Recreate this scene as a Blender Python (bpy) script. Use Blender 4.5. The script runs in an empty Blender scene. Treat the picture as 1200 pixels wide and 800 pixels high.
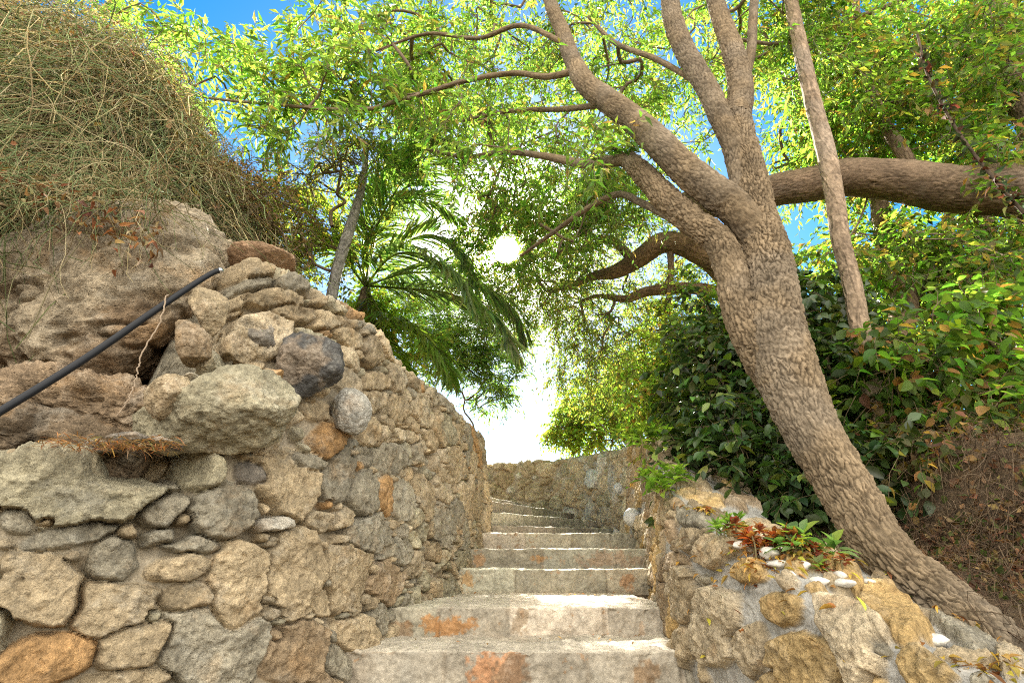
import bpy, math, time
import numpy as np
T0 = time.time()
rng = np.random.default_rng(11)
PI = math.pi
R = math.radians
scene = bpy.context.scene
COL = scene.collection
V = lambda *a: np.array(a, dtype=float)

# ------------------------------------------------------------------ camera model
PITCH = R(23.0)
EYE = 1.15
F_ = V(0, math.cos(PITCH), math.sin(PITCH)); U_ = V(0, -math.sin(PITCH), math.cos(PITCH))
CAM = V(0, 0, EYE)

def at(px, py, d):
    """point seen at pixel (px, py) of the 1200x800 photograph, d metres away along the ground"""
    v = F_ + V((px - 600) / 600, 0, 0) + U_ * ((400 - py) / 600)
    return CAM + v * (d / v[1])

def mpp(px, py, d):
    """metres covered by one pixel there"""
    v = F_ + V((px - 600) / 600, 0, 0) + U_ * ((400 - py) / 600)
    return d / v[1] / 600

def to_px(P):
    q = P - CAM
    w = q @ F_
    w = np.where(np.abs(w) < 1e-4, 1e-4, w)
    return 600 + 600 * q[..., 0] / w, 400 - 600 * (q @ U_) / w, w

SUN_EL, SUN_AZ = R(33.1), R(-0.8)
SUN = V(math.sin(SUN_AZ) * math.cos(SUN_EL), math.cos(SUN_AZ) * math.cos(SUN_EL), math.sin(SUN_EL))

# ------------------------------------------------------------------ noise
def _h(i, j, k, s):
    n = (i * 374761393 + j * 668265263 + k * 2147483647 * 3 + s * 1274126177) & 0xFFFFFFFF
    n = ((n ^ (n >> 13)) * 1274126177) & 0xFFFFFFFF
    n = ((n ^ (n >> 16)) * 2246822519) & 0xFFFFFFFF
    return ((n ^ (n >> 15)) & 0xFFFF) / 32767.5 - 1.0

def vnoise(p, s=0):
    f = np.floor(p); i = f.astype(np.int64); t = p - f
    t = t * t * t * (t * (t * 6 - 15) + 10)
    x, y, z = i[..., 0], i[..., 1], i[..., 2]
    tx, ty, tz = t[..., 0], t[..., 1], t[..., 2]
    def L(a, b, w): return a + (b - a) * w
    return L(L(L(_h(x, y, z, s), _h(x + 1, y, z, s), tx), L(_h(x, y + 1, z, s), _h(x + 1, y + 1, z, s), tx), ty),
             L(L(_h(x, y, z + 1, s), _h(x + 1, y, z + 1, s), tx), L(_h(x, y + 1, z + 1, s), _h(x + 1, y + 1, z + 1, s), tx), ty), tz)

def fbm(p, octs=4, gain=.5, s=0):
    p = np.asarray(p, float); a, tot, out = 1.0, 0.0, 0.0
    for o in range(octs):
        out = out + a * vnoise(p * (2.03 ** o) + o * 17.3, s + o * 7); tot += a; a *= gain
    return out / tot

def cell2(p, s=0):
    """2-D cellular noise: F1, F2, cell value"""
    f = np.floor(p).astype(np.int64); d1 = np.full(p.shape[:-1], 9.0); d2 = d1.copy(); cv = d1.copy()
    for a in (-1, 0, 1):
        for b in (-1, 0, 1):
            i, j = f[..., 0] + a, f[..., 1] + b
            z = np.zeros_like(i)
            ox = .5 + .42 * _h(i, j, z, s); oy = .5 + .42 * _h(i, j, z, s + 31)
            d = np.hypot(i + ox - p[..., 0], j + oy - p[..., 1])
            m = d < d1
            d2 = np.where(m, d1, np.minimum(d2, d)); cv = np.where(m, _h(i, j, z, s + 77), cv); d1 = np.where(m, d, d1)
    return d1, d2, cv

def sstep(a, b, x):
    t = np.clip((x - a) / (b - a), 0, 1)
    return t * t * (3 - 2 * t)

def nrm(v):
    return v / np.maximum(np.linalg.norm(v, axis=-1, keepdims=True), 1e-9)

# ------------------------------------------------------------------ object helpers
def mesh_obj(name, verts, faces_idx, counts, mat, parent=None, col=None, smooth=True, extra=None):
    me = bpy.data.meshes.new(name)
    verts = np.asarray(verts, np.float32).reshape(-1, 3)
    if parent is not None:
        q = parent
        while q is not None:
            verts = verts - np.array(q.location, np.float32); q = q.parent
    me.vertices.add(len(verts)); me.vertices.foreach_set('co', verts.ravel())
    faces_idx = np.asarray(faces_idx, np.int32).ravel(); counts = np.asarray(counts, np.int32).ravel()
    me.loops.add(len(faces_idx)); me.loops.foreach_set('vertex_index', faces_idx)
    me.polygons.add(len(counts))
    st = np.zeros(len(counts), np.int32); st[1:] = np.cumsum(counts)[:-1]
    me.polygons.foreach_set('loop_start', st)
    me.polygons.foreach_set('use_smooth', np.full(len(counts), smooth))
    if col is not None:
        c = np.ones((len(verts), 4), np.float32); c[:, :3] = np.clip(np.asarray(col), 0.002, 1)
        a = me.attributes.new('Col', 'FLOAT_COLOR', 'POINT'); a.data.foreach_set('color', c.ravel())
    if extra is not None:
        a = me.attributes.new('bk', 'FLOAT_VECTOR', 'POINT'); a.data.foreach_set('vector', np.asarray(extra, np.float32).ravel())
    me.materials.append(mat)
    me.update(calc_edges=True); me.validate()
    o = bpy.data.objects.new(name, me); COL.objects.link(o)
    if parent is not None: o.parent = parent
    return o

def quads(nr, nc, wrap=False):
    i, j = np.meshgrid(np.arange(nr - 1), np.arange(nc if wrap else nc - 1), indexing='ij')
    j2 = (j + 1) % nc
    return np.stack([i * nc + j, i * nc + j2, (i + 1) * nc + j2, (i + 1) * nc + j], -1).reshape(-1, 4)

def tag(o, label=None, cat=None, group=None, kind=None):
    if label: o['label'] = label
    if cat: o['category'] = cat
    if group: o['group'] = group
    if kind: o['kind'] = kind
    return o

def thing(name, loc, label, cat, group=None):
    o = bpy.data.objects.new(name, None); COL.objects.link(o)
    o.location = [float(x) for x in loc]; o.empty_display_size = .1
    return tag(o, label, cat, group)

class Acc:
    """gathers pieces of ONE part"""
    def __init__(s): s.v = []; s.f = []; s.c = []; s.k = []; s.e = []; s.n = 0
    def add(s, v, f, col, extra=None):
        v = np.asarray(v).reshape(-1, 3); f = np.asarray(f)
        s.v.append(v); s.f.append((f + s.n).ravel()); s.c.append(np.full(len(f), f.shape[1]))
        col = np.asarray(col, float)
        s.k.append(np.broadcast_to(col, (len(v), 3)) if col.ndim == 1 else col.reshape(-1, 3))
        s.e.append(np.zeros((len(v), 3)) if extra is None else np.asarray(extra).reshape(-1, 3)); s.n += len(v)
    def build(s, name, mat, parent=None, smooth=True):
        return mesh_obj(name, np.concatenate(s.v), np.concatenate(s.f), np.concatenate(s.c), mat, parent,
                        np.concatenate(s.k), smooth, np.concatenate(s.e))

# ------------------------------------------------------------------ materials
def new_mat(name):
    m = bpy.data.materials.new(name); m.use_nodes = True
    nt = m.node_tree; nt.nodes.clear()
    return m, nt

def nd(nt, t, **kw):
    n = nt.nodes.new(t)
    for k, v in kw.items():
        if k.startswith('i_'):
            n.inputs[k[2:].replace('_', ' ')].default_value = v
        else: setattr(n, k, v)
    return n

def mixc(nt, typ, fac, a, b):
    n = nt.nodes.new('ShaderNodeMix'); n.data_type = 'RGBA'; n.blend_type = typ; n.clamp_factor = True
    for s, v in ((n.inputs[0], fac), (n.inputs[6], a), (n.inputs[7], b)):
        if isinstance(v, (int, float)): s.default_value = v
        elif isinstance(v, tuple): s.default_value = v
        else: nt.links.new(v, s)
    return n.outputs[2]

def ramp(nt, src, a, b, va=0.0, vb=1.0):
    n = nd(nt, 'ShaderNodeMapRange'); n.clamp = True
    nt.links.new(src, n.inputs[0])
    n.inputs[1].default_value = a; n.inputs[2].default_value = b; n.inputs[3].default_value = va; n.inputs[4].default_value = vb
    return n.outputs[0]

def noise(nt, vec, scale, detail=6, rough=.6):
    n = nd(nt, 'ShaderNodeTexNoise'); n.inputs['Scale'].default_value = scale
    n.inputs['Detail'].default_value = detail; n.inputs['Roughness'].default_value = rough
    nt.links.new(vec, n.inputs['Vector']); return n.outputs[0]

def stone_mat(name, lichen=.35, rust=.35, bump=.6, fine=55, rough=.92, contrast=1.0, pits=.6):
    m, nt = new_mat(name); L = nt.links.new
    at_ = nd(nt, 'ShaderNodeAttribute', attribute_name='Col'); tc = nd(nt, 'ShaderNodeTexCoord').outputs['Object']
    c = at_.outputs['Color']
    n1 = noise(nt, tc, 9, 8, .62); n2 = noise(nt, tc, 42, 7, .72); n3 = noise(nt, tc, 5.3, 6, .7); n4 = noise(nt, tc, 3.7, 7, .66)
    n5 = noise(nt, tc, 230, 4, .75)
    c = mixc(nt, 'MIX', ramp(nt, n3, .52, .66, 0, lichen), c, (.40, .385, .33, 1))
    c = mixc(nt, 'MIX', ramp(nt, n4, .55, .66, 0, rust), c, (.36, .20, .075, 1))
    g1 = nd(nt, 'ShaderNodeCombineColor'); v1 = ramp(nt, n1, .3, .7, 1 - .32 * contrast, 1 + .38 * contrast)
    for k in range(3): L(v1, g1.inputs[k])
    c = mixc(nt, 'MULTIPLY', 1.0, c, g1.outputs[0])
    g2 = nd(nt, 'ShaderNodeCombineColor'); v2 = ramp(nt, n2, .34, .66, 1 - .36 * contrast, 1 + .38 * contrast)
    for k in range(3): L(v2, g2.inputs[k])
    c = mixc(nt, 'MULTIPLY', 1.0, c, g2.outputs[0])
    g3 = nd(nt, 'ShaderNodeCombineColor'); v3 = ramp(nt, n5, .36, .64, 1 - .26 * contrast, 1 + .30 * contrast)
    for k in range(3): L(v3, g3.inputs[k])
    c = mixc(nt, 'MULTIPLY', 1.0, c, g3.outputs[0])
    vo = nd(nt, 'ShaderNodeTexVoronoi'); vo.inputs['Scale'].default_value = 75; L(tc, vo.inputs['Vector'])
    pit = ramp(nt, vo.outputs['Distance'], .05, .4, 0, 1)
    gate = ramp(nt, n3, .40, .62, 0, 1)
    add = nd(nt, 'ShaderNodeMath', operation='MULTIPLY_ADD'); L(pit, add.inputs[0]); add.inputs[1].default_value = pits * .5
    nb = noise(nt, tc, fine, 9, .72); L(nb, add.inputs[2])
    ad2 = nd(nt, 'ShaderNodeMath', operation='MULTIPLY_ADD'); L(n5, ad2.inputs[0]); ad2.inputs[1].default_value = .35; L(add.outputs[0], ad2.inputs[2])
    b = nd(nt, 'ShaderNodeBump'); b.inputs['Strength'].default_value = bump; b.inputs['Distance'].default_value = .028
    L(ad2.outputs[0], b.inputs['Height'])
    p = nd(nt, 'ShaderNodeBsdfPrincipled'); p.inputs['Roughness'].default_value = rough; p.inputs['Specular IOR Level'].default_value = .22
    L(c, p.inputs['Base Color']); L(b.outputs[0], p.inputs['Normal'])
    L(p.outputs[0], nd(nt, 'ShaderNodeOutputMaterial').inputs[0])
    return m

def leaf_mat(name, trans=.6, tint=(1.85, 2.15, .85), rough=.5, spec=.3):
    m, nt = new_mat(name); L = nt.links.new
    c = nd(nt, 'ShaderNodeAttribute', attribute_name='Col').outputs['Color']
    p = nd(nt, 'ShaderNodeBsdfPrincipled'); p.inputs['Roughness'].default_value = rough; p.inputs['Specular IOR Level'].default_value = spec
    L(c, p.inputs['Base Color'])
    t = nd(nt, 'ShaderNodeBsdfTranslucent'); tc = mixc(nt, 'MULTIPLY', 1.0, c, tint + (1,)); L(tc, t.inputs[0])
    mx = nd(nt, 'ShaderNodeMixShader'); mx.inputs[0].default_value = trans
    L(p.outputs[0], mx.inputs[1]); L(t.outputs[0], mx.inputs[2])
    L(mx.outputs[0], nd(nt, 'ShaderNodeOutputMaterial').inputs[0])
    return m

def bark_mat(name, cells=True, bump=.7):
    m, nt = new_mat(name); L = nt.links.new
    c = nd(nt, 'ShaderNodeAttribute', attribute_name='Col').outputs['Color']
    tc = nd(nt, 'ShaderNodeTexCoord').outputs['Object']
    bk = nd(nt, 'ShaderNodeAttribute', attribute_name='bk').outputs['Vector']
    n1 = noise(nt, tc, 6, 7, .65); n2 = noise(nt, tc, 60, 6, .7)
    for n_, lo, hi in ((n1, .7, 1.25), (n2, .72, 1.25)):
        g = nd(nt, 'ShaderNodeCombineColor'); v = ramp(nt, n_, .32, .68, lo, hi)
        for k in range(3): L(v, g.inputs[k])
        c = mixc(nt, 'MULTIPLY', 1.0, c, g.outputs[0])
    h = n2
    if cells:
        vo = nd(nt, 'ShaderNodeTexVoronoi', feature='DISTANCE_TO_EDGE'); vo.inputs['Scale'].default_value = 1; L(bk, vo.inputs['Vector'])
        e = ramp(nt, vo.outputs[0], 0, .16, 0, 1)
        ma = nd(nt, 'ShaderNodeMath', operation='MULTIPLY_ADD'); L(n2, ma.inputs[0]); ma.inputs[1].default_value = .5; L(e, ma.inputs[2]); h = ma.outputs[0]
    b = nd(nt, 'ShaderNodeBump'); b.inputs['Strength'].default_value = bump; b.inputs['Distance'].default_value = .012; L(h, b.inputs['Height'])
    p = nd(nt, 'ShaderNodeBsdfPrincipled'); p.inputs['Roughness'].default_value = .95; p.inputs['Specular IOR Level'].default_value = .15
    L(c, p.inputs['Base Color']); L(b.outputs[0], p.inputs['Normal'])
    L(p.outputs[0], nd(nt, 'ShaderNodeOutputMaterial').inputs[0])
    return m

def plain_mat(name, col, rough=.5, metal=0.0, bumpscale=None, spec=.4):
    m, nt = new_mat(name); L = nt.links.new
    p = nd(nt, 'ShaderNodeBsdfPrincipled'); p.inputs['Roughness'].default_value = rough; p.inputs['Metallic'].default_value = metal
    p.inputs['Specular IOR Level'].default_value = spec
    tc = nd(nt, 'ShaderNodeTexCoord').outputs['Object']; n = noise(nt, tc, 30, 5, .6)
    L(mixc(nt, 'MIX', ramp(nt, n, .35, .65, 0, .35), tuple(col) + (1,), tuple(x * .55 for x in col) + (1,)), p.inputs['Base Color'])
    if bumpscale:
        b = nd(nt, 'ShaderNodeBump'); b.inputs['Strength'].default_value = .3; b.inputs['Distance'].default_value = .005
        L(noise(nt, tc, bumpscale, 4, .6), b.inputs['Height']); L(b.outputs[0], p.inputs['Normal'])
    L(p.outputs[0], nd(nt, 'ShaderNodeOutputMaterial').inputs[0])
    return m

M_WALL = stone_mat('tufa_stone', .35, .3, .75)
M_GOLD = stone_mat('golden_stone', .22, .42, .7, 48)
M_MORTAR = stone_mat('lime_mortar', .15, .12, .5, 70, contrast=.7, pits=.3)
M_STEP = stone_mat('step_limestone', .25, .1, .4, 38, contrast=.75, pits=.25)
M_ROCK = stone_mat('weathered_rock', .35, .45, .9, 40, contrast=1.15, pits=.9)
M_SLATE = stone_mat('slate_rock', .25, .12, .7, 60)
M_PEBBLE = stone_mat('smooth_pebble', .15, .1, .15, 40, rough=.7, contrast=.6, pits=0)
M_SOIL = stone_mat('dry_soil', .1, .2, 1.0, 45, contrast=1.3)
M_BARK = bark_mat('deep_bark', False, .6)
M_BARK2 = bark_mat('plated_bark', True, .8)
M_TWIG = bark_mat('twig_bark', False, .3)
M_LEAF = leaf_mat('green_leaf')
M_DARKLEAF = leaf_mat('glossy_leaf', .28, (1.7, 1.7, .5), .38, .45)
M_DRY = leaf_mat('dry_stalk', .3, (1.4, 1.25, .8), .8, .1)
M_PALM = leaf_mat('palm_leaf', .6, (1.9, 2.1, .85), .4, .35)

# ------------------------------------------------------------------ curves and tubes
def catmull(P, n):
    P = np.asarray(P, float); A = np.vstack([2 * P[0] - P[1], P, 2 * P[-1] - P[-2]])
    t = np.linspace(0, len(P) - 1 - 1e-6, n); i = t.astype(int); f = (t - i)[:, None]
    a, b, c, d = A[i], A[i + 1], A[i + 2], A[i + 3]
    return .5 * (2 * b + (c - a) * f + (2 * a - 5 * b + 4 * c - d) * f ** 2 + (3 * b - a - 3 * c + d) * f ** 3)

def frames(C):
    t = nrm(np.gradient(C, axis=0)); n = np.zeros_like(C)
    ref = V(0, 0, 1) if abs(t[0][2]) < .8 else V(1, 0, 0)
    n[0] = nrm(np.cross(t[0], ref))
    for k in range(1, len(C)):
        v = n[k - 1] - t[k] * (n[k - 1] @ t[k]); n[k] = nrm(v)
    return t, n, np.cross(t, n)

def tube(acc, C, r, sides, col, disp=None, bk=(14, 5), cap=True):
    """one swept tube; disp(angle, arclength, point) -> extra radius"""
    C = np.asarray(C); r = np.broadcast_to(np.asarray(r, float), (len(C),))
    t, n, b = frames(C)
    s = np.concatenate([[0], np.cumsum(np.linalg.norm(np.diff(C, axis=0), axis=1))])
    a = np.linspace(0, 2 * PI, sides, endpoint=False)
    d = n[:, None] * np.cos(a)[None, :, None] + b[:, None] * np.sin(a)[None, :, None]
    rr = np.repeat(r[:, None], sides, 1)
    P = C[:, None] + d * rr[..., None]
    cc = np.asarray(col, float)
    if disp is not None:
        e, cc = disp(a, s, P, rr)
        P = C[:, None] + d * (rr + e)[..., None]
    bkv = np.stack([np.cos(a)[None] * rr * bk[0], np.sin(a)[None] * rr * bk[0], np.repeat(s[:, None], sides, 1) * bk[1]], -1)
    acc.add(P, quads(len(C), sides, True)[:, ::-1], cc, bkv)

def tubes_batch(acc, P, r, sides, col):
    """P (M,K,3), r (M,K), col (M,3)"""
    ok = np.array([True] * 0) if len(P) == 0 else sun_gap(P, 1.3).all(1); P, r, col = P[ok], np.asarray(r)[ok], np.asarray(col)[ok]
    M, K = P.shape[:2]
    if M == 0: return
    t = nrm(np.gradient(P, axis=1)); ref = np.where(np.abs(t[..., 2:3]) < .9, V(0, 0, 1), V(1, 0, 0))
    n = nrm(np.cross(t, ref)); b = np.cross(t, n)
    a = np.linspace(0, 2 * PI, sides, endpoint=False)
    X = P[:, :, None] + (n[:, :, None] * np.cos(a)[:, None] + b[:, :, None] * np.sin(a)[:, None]) * r[:, :, None, None]
    q = quads(K, sides, True)[:, ::-1]
    f = (q[None] + (np.arange(M) * K * sides)[:, None, None]).reshape(-1, 4)
    acc.add(X, f, np.repeat(np.asarray(col, float), K * sides, 0))

def limb_path(pts, n, ws=1.0):
    """pts: (px, py, depth, width in pixels) -> centre line, radii"""
    C = np.array([at(p[0], p[1], p[2]) for p in pts]); r = np.array([p[3] * ws * mpp(p[0], p[1], p[2]) / 2 for p in pts])
    X = catmull(np.column_stack([C, r]), n)
    return X[:, :3], np.maximum(X[:, 3], .002)

# ------------------------------------------------------------------ leaves
def leaves(acc, pos, d, up, L, W, col, st=1, curl=.25, fold=.35):
    d = nrm(d)
    g_ = 1.05 + .6 * rng.random(len(pos)); ok = sun_gap(pos, g_) & sun_gap(pos + d * L[:, None] * .5, g_) & sun_gap(pos + d * L[:, None], g_)
    up = np.broadcast_to(up, pos.shape); pos, d, up, L, W, col = pos[ok], d[ok], up[ok], L[ok], W[ok], np.asarray(col)[ok]
    N = len(pos)
    if N == 0: return
    d = nrm(d); side = nrm(np.cross(d, up)); up = np.cross(side, d)
    L = L[:, None]; W = W[:, None]
    if st == 1:
        base = pos; tip = pos + d * L - up * L * curl * .5
        mid = pos + d * L * .42
        l = mid - side * W * .5 + up * W * fold * .5; r_ = mid + side * W * .5 + up * W * fold * .5
        X = np.stack([base, r_, tip, l], 1); f = np.array([[0, 1, 2], [0, 2, 3]]); nv = 4
        acc.add(X, (f[None] + (np.arange(N) * nv)[:, None, None]).reshape(-1, 3), np.repeat(col, nv, 0))
    else:
        ts = [.22, .5, .78]; ws = [.72, 1.0, .6]
        parts = [pos]
        for t, w in zip(ts, ws):
            m = pos + d * L * t - up * L * curl * t * t
            parts += [m - side * W * .5 * w + up * W * fold * .5 * w, m, m + side * W * .5 * w + up * W * fold * .5 * w]
        parts.append(pos + d * L - up * L * curl)
        X = np.stack(parts, 1); nv = 11
        tri = np.array([[0, 2, 1], [0, 3, 2], [7, 8, 10], [8, 9, 10]])
        q = np.array([[1, 2, 5, 4], [2, 3, 6, 5], [4, 5, 8, 7], [5, 6, 9, 8]])
        o = (np.arange(N) * nv)[:, None, None]; c = np.repeat(col, nv, 0)
        n0 = acc.n
        acc.add(X, (tri[None] + o).reshape(-1, 3), c)
        qq = (q[None] + o).reshape(-1, 4)
        acc.f.append((qq + n0).ravel()); acc.c.append(np.full(len(qq), 4))

def sun_gap(pos, deg=1.1):
    """the gap in the leaves the sun shines through"""
    q = nrm(pos - CAM)
    return (q @ SUN) < np.cos(np.radians(deg))

def rand_unit(n):
    return nrm(rng.normal(size=(n, 3)))

def leaf_cols(n, base, var=.3, alt=None, palt=.0):
    b = np.tile(np.asarray(base, float), (n, 1))
    if alt is not None:
        alts = np.atleast_2d(np.asarray(alt, float)); m = rng.random(n) < palt
        b[m] = alts[rng.integers(0, len(alts), m.sum())]
    return b * (1 + var * rng.normal(size=(n, 1)).clip(-1.6, 2.2)) * (1 + .12 * rng.normal(size=(n, 3)))

def blob(blobs):
    """blobs: (px, py, depth, sx px, sy px, sdepth m, count): points of a crown's volume"""
    out = []
    for (x, y, d, sx, sy, sd, n) in blobs:
        q = rand_unit(n) * (rng.random((n, 1)) ** .4)
        out.append(np.array([at(x + a * sx, y + b * sy, max(.8, d + c * sd)) for a, b, c in q]))
    return np.concatenate(out)

def grow(sk_pos, sk_rad, tips, seg=.22, wob=.10):
    """joins every tip to the nearest branch already there; returns chains of points and radii, and tip directions"""
    pos = [p for p in sk_pos]; par = [-1] * len(pos); nsk = len(pos)
    d0 = np.min(np.linalg.norm(tips[:, None] - np.asarray(sk_pos)[None], axis=2), axis=1)
    order = np.argsort(d0); arr = np.zeros((len(pos) + len(tips) * 14, 3)); arr[:nsk] = sk_pos; n = nsk
    par = np.full(len(arr), -1); cnt = np.zeros(len(arr)); tipi = np.zeros(len(tips), int)
    for o in order:
        T = tips[o]; dd = np.linalg.norm(arr[:n] - T, axis=1)
        dd = np.where(dd < .12, dd + .5, dd); k = int(np.argmin(dd)); D = dd[k]
        m = int(np.clip(D / seg, 1, 12)); A = arr[k]; w = rng.normal(size=3) * wob * D
        prev = k
        for i in range(1, m + 1):
            t = i / m
            arr[n] = A + (T - A) * t + w * math.sin(PI * t) + V(0, 0, .12 * D * math.sin(PI * t)) + (rng.normal(size=3) * .02 if i < m else 0)
            par[n] = prev; prev = n; n += 1
        tipi[o] = prev
    for k in tipi:
        while k >= 0: cnt[k] += 1; k = par[k]
    chains = []; done = np.zeros(n, bool); done[:nsk] = True
    for k in sorted(tipi, key=lambda k: -0):
        ch = [k]
        while par[ch[-1]] >= 0 and not done[ch[-1]]:
            done[ch[-1]] = True; ch.append(par[ch[-1]])
        if len(ch) > 1: chains.append(ch[::-1])
    dirs = np.array([nrm(arr[k] - arr[par[k]]) if par[k] >= 0 else V(0, 0, 1) for k in tipi])
    return arr, cnt, chains, arr[tipi], dirs

def branches(acc, arr, cnt, chains, r0, col, rmax=.05):
    for ch in chains:
        P = arr[ch]
        q = P[:-1, None] + (P[1:] - P[:-1])[:, None] * np.linspace(0, 1, 9)[None, :, None]
        if not sun_gap(q, 1.3).all(): continue
        r = np.minimum(rmax, r0 * np.maximum(cnt[ch], 1) ** .42); r[0] = r[1] if len(r) > 1 else r[0]
        if len(P) > 2: 
            X = catmull(np.column_stack([P, r]), len(P) * 2); P, r = X[:, :3], np.maximum(X[:, 3], .001)
        tube(acc, P, r, 5, col)

def sprays(tw, lf, tips, dirs, k, Lt, nl, Ll, Wl, base, twcol, var=.3, alt=None, palt=0., droop=.4, spread=.8, st=1, nodes=4, ldroop=.35, mask=None, clumps=.45):
    """k leafy twigs at every tip"""
    M = len(tips) * k
    o = np.repeat(tips, k, 0) + rng.normal(size=(M, 3)) * .03; d = nrm(np.repeat(dirs, k, 0) * .6 + rand_unit(M) * spread)
    ln = Lt * (.6 + .7 * rng.random((M, 1)))
    tt = np.linspace(0, 1, nodes)
    P = o[:, None] + d[:, None] * (ln[:, None] * tt[None, :, None]) + V(0, 0, -1) * (droop * ln[:, None] * (tt ** 2)[None, :, None])
    P[:, 1:] += rng.normal(size=(M, nodes - 1, 3)) * Lt * .03
    rr = np.linspace(.0028, .001, nodes)[None].repeat(M, 0)
    if tw is not None: tubes_batch(tw, P, rr, 3, np.tile(np.asarray(twcol, float), (M, 1)))
    # leaves
    t = np.tile((np.arange(nl) + .6) / nl, (M, 1)) + rng.normal(size=(M, nl)) * .03; t = t.clip(.05, .999) * (nodes - 1)
    i = t.astype(int); f = (t - i)[..., None]; idx = np.arange(M)[:, None]
    A = P[idx, i]; B = P[idx, i + 1]; pos = A + (B - A) * f; td = nrm(B - A)
    sgn = np.where(np.arange(nl) % 2 == 0, 1., -1.)[None, :, None]
    sd = nrm(np.cross(td, V(0, 0, 1) + .3 * rng.normal(size=(M, nl, 3))))
    ld = nrm(td * .55 + sd * sgn * .8 + rng.normal(size=(M, nl, 3)) * .28 + V(0, 0, -ldroop))
    up = nrm(V(0, 0, 1) + rng.normal(size=(M, nl, 3)) * .55)
    N = M * nl
    # clumps of lighter and darker growth, sampled per spray
    cl = np.repeat(1 + clumps * fbm(tips * 1.7, 3, .6, 5), k * nl)[:, None]
    c = leaf_cols(N, base, var, alt, palt) * cl
    sz = (.65 + .6 * rng.random(N)); keep = rng.random(N) < .93
    pos = pos.reshape(-1, 3); ld = ld.reshape(-1, 3); up = up.reshape(-1, 3)
    if mask is not None: keep &= mask(pos)
    leaves(lf, pos[keep], ld[keep], up[keep], (Ll * sz)[keep], (Wl * sz)[keep], c[keep], st)

# ------------------------------------------------------------------ walls
def wall_grid(path, top, base, side, lean, T, r, dufn, rows, topslope=0.0, zsplit=None, back=None):
    C = catmull(path, 1500); s = np.concatenate([[0], np.cumsum(np.linalg.norm(np.diff(C, axis=0), axis=1))])
    us = [0.0]
    while us[-1] < s[-1]:
        k = np.searchsorted(s, us[-1]); q = C[min(k, len(C) - 1)]; us.append(us[-1] + dufn(math.hypot(q[0], q[1])))
    us = np.array(us[:-1]); x = np.interp(us, s, C[:, 0]); y = np.interp(us, s, C[:, 1])
    tx = np.gradient(x, us); ty = np.gradient(y, us)
    k = 25                                          # soften the turning of the normal
    ker = np.ones(k) / k
    tx = np.convolve(np.pad(tx, k // 2, 'edge'), ker, 'valid'); ty = np.convolve(np.pad(ty, k // 2, 'edge'), ker, 'valid')
    l = np.hypot(tx, ty); n2 = np.stack([ty / l, -tx / l], 1) * side     # towards the steps
    zb = base(us, x, y); zt = top(us, x, y); H = np.maximum(zt - zb, .1)
    Lr = (H - r) + r * PI / 2 + (T - r)
    f = np.linspace(0, 1, rows); sa = f[None] * Lr[:, None]
    if zsplit is not None:      # level rows up to one height, the rest spread over what stands above it
        h0 = np.maximum(zsplit - zb, .15)[:, None]; k = .62
        sa = np.where(f[None] < k, f[None] / k * h0, h0 + (f[None] - k) / (1 - k) * (Lr[:, None] - h0))
    h1 = (H - r)[:, None]; th = ((sa - h1) / r).clip(0, PI / 2); fl = (sa - h1 - r * PI / 2).clip(0, None)
    b = lean * (np.minimum(sa, h1) - np.maximum(0, E(-.4) - zb)[:, None]) + r * (1 - np.cos(th)) + fl
    if back is not None: b = b + back(x, y)[:, None] * sstep(0, .12, sa - h0)
    z = np.minimum(sa, h1) + r * np.sin(th) - topslope * fl
    nf, nz = np.cos(th), np.sin(th)
    P = np.stack([x[:, None] - n2[:, 0:1] * b, y[:, None] - n2[:, 1:2] * b, zb[:, None] + z], -1)
    N = np.stack([n2[:, 0:1] * nf, n2[:, 1:2] * nf, nz], -1)
    return us, zb[:, None] + sa, P, N, fl

class Stones:
    def __init__(s): s.c = []; s.W = []; s.col = []; s.own = []; s.hi = []; s.ang = []
    def add(s, c, W, col, own=None, hi=0., k=None):
        s.c.append(c); s.W.append(W); s.col.append(col); s.own.append(own); s.hi.append(hi)

def hand_stones(st, us, S, P, N, items, pick):
    px, py, w = to_px(P); face = (np.sum((CAM - P) * N, -1) > 0) & (w > .3)
    du = np.gradient(us)
    for it in items:
        x, y, hw, hh, rot, ck = it[:6]; own = it[6] if len(it) > 6 else None; hi = it[7] if len(it) > 7 else .0
        d = (px - x) ** 2 + (py - y) ** 2 + np.where(face, 0, 1e6); i, j = np.unravel_index(np.argmin(d), d.shape)
        if d[i, j] > 400: continue
        i = int(np.clip(i, 3, len(us) - 4)); j = int(np.clip(j, 3, S.shape[1] - 4))
        dU = us[i + 3] - us[i - 3]; dS = S[i, j + 3] - S[i, j - 3]
        # keep s fixed while u moves (S differs from column to column)
        Ju = np.array([px[i + 3, j] - px[i - 3, j], py[i + 3, j] - py[i - 3, j]]); Js = np.array([px[i, j + 3] - px[i, j - 3], py[i, j + 3] - py[i, j - 3]]) / dS
        Ju = (Ju - Js * (S[i + 3, j] - S[i - 3, j])) / dU
        J = np.column_stack([Ju, Js]); a = R(rot); Rm = np.array([[math.cos(a), math.sin(a)], [-math.sin(a), math.cos(a)]])
        W = np.diag([1 / hw, 1 / hh]) @ Rm @ J
        st.add(np.array([us[i], S[i, j]]), W, pick(ck), own, hi)

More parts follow.
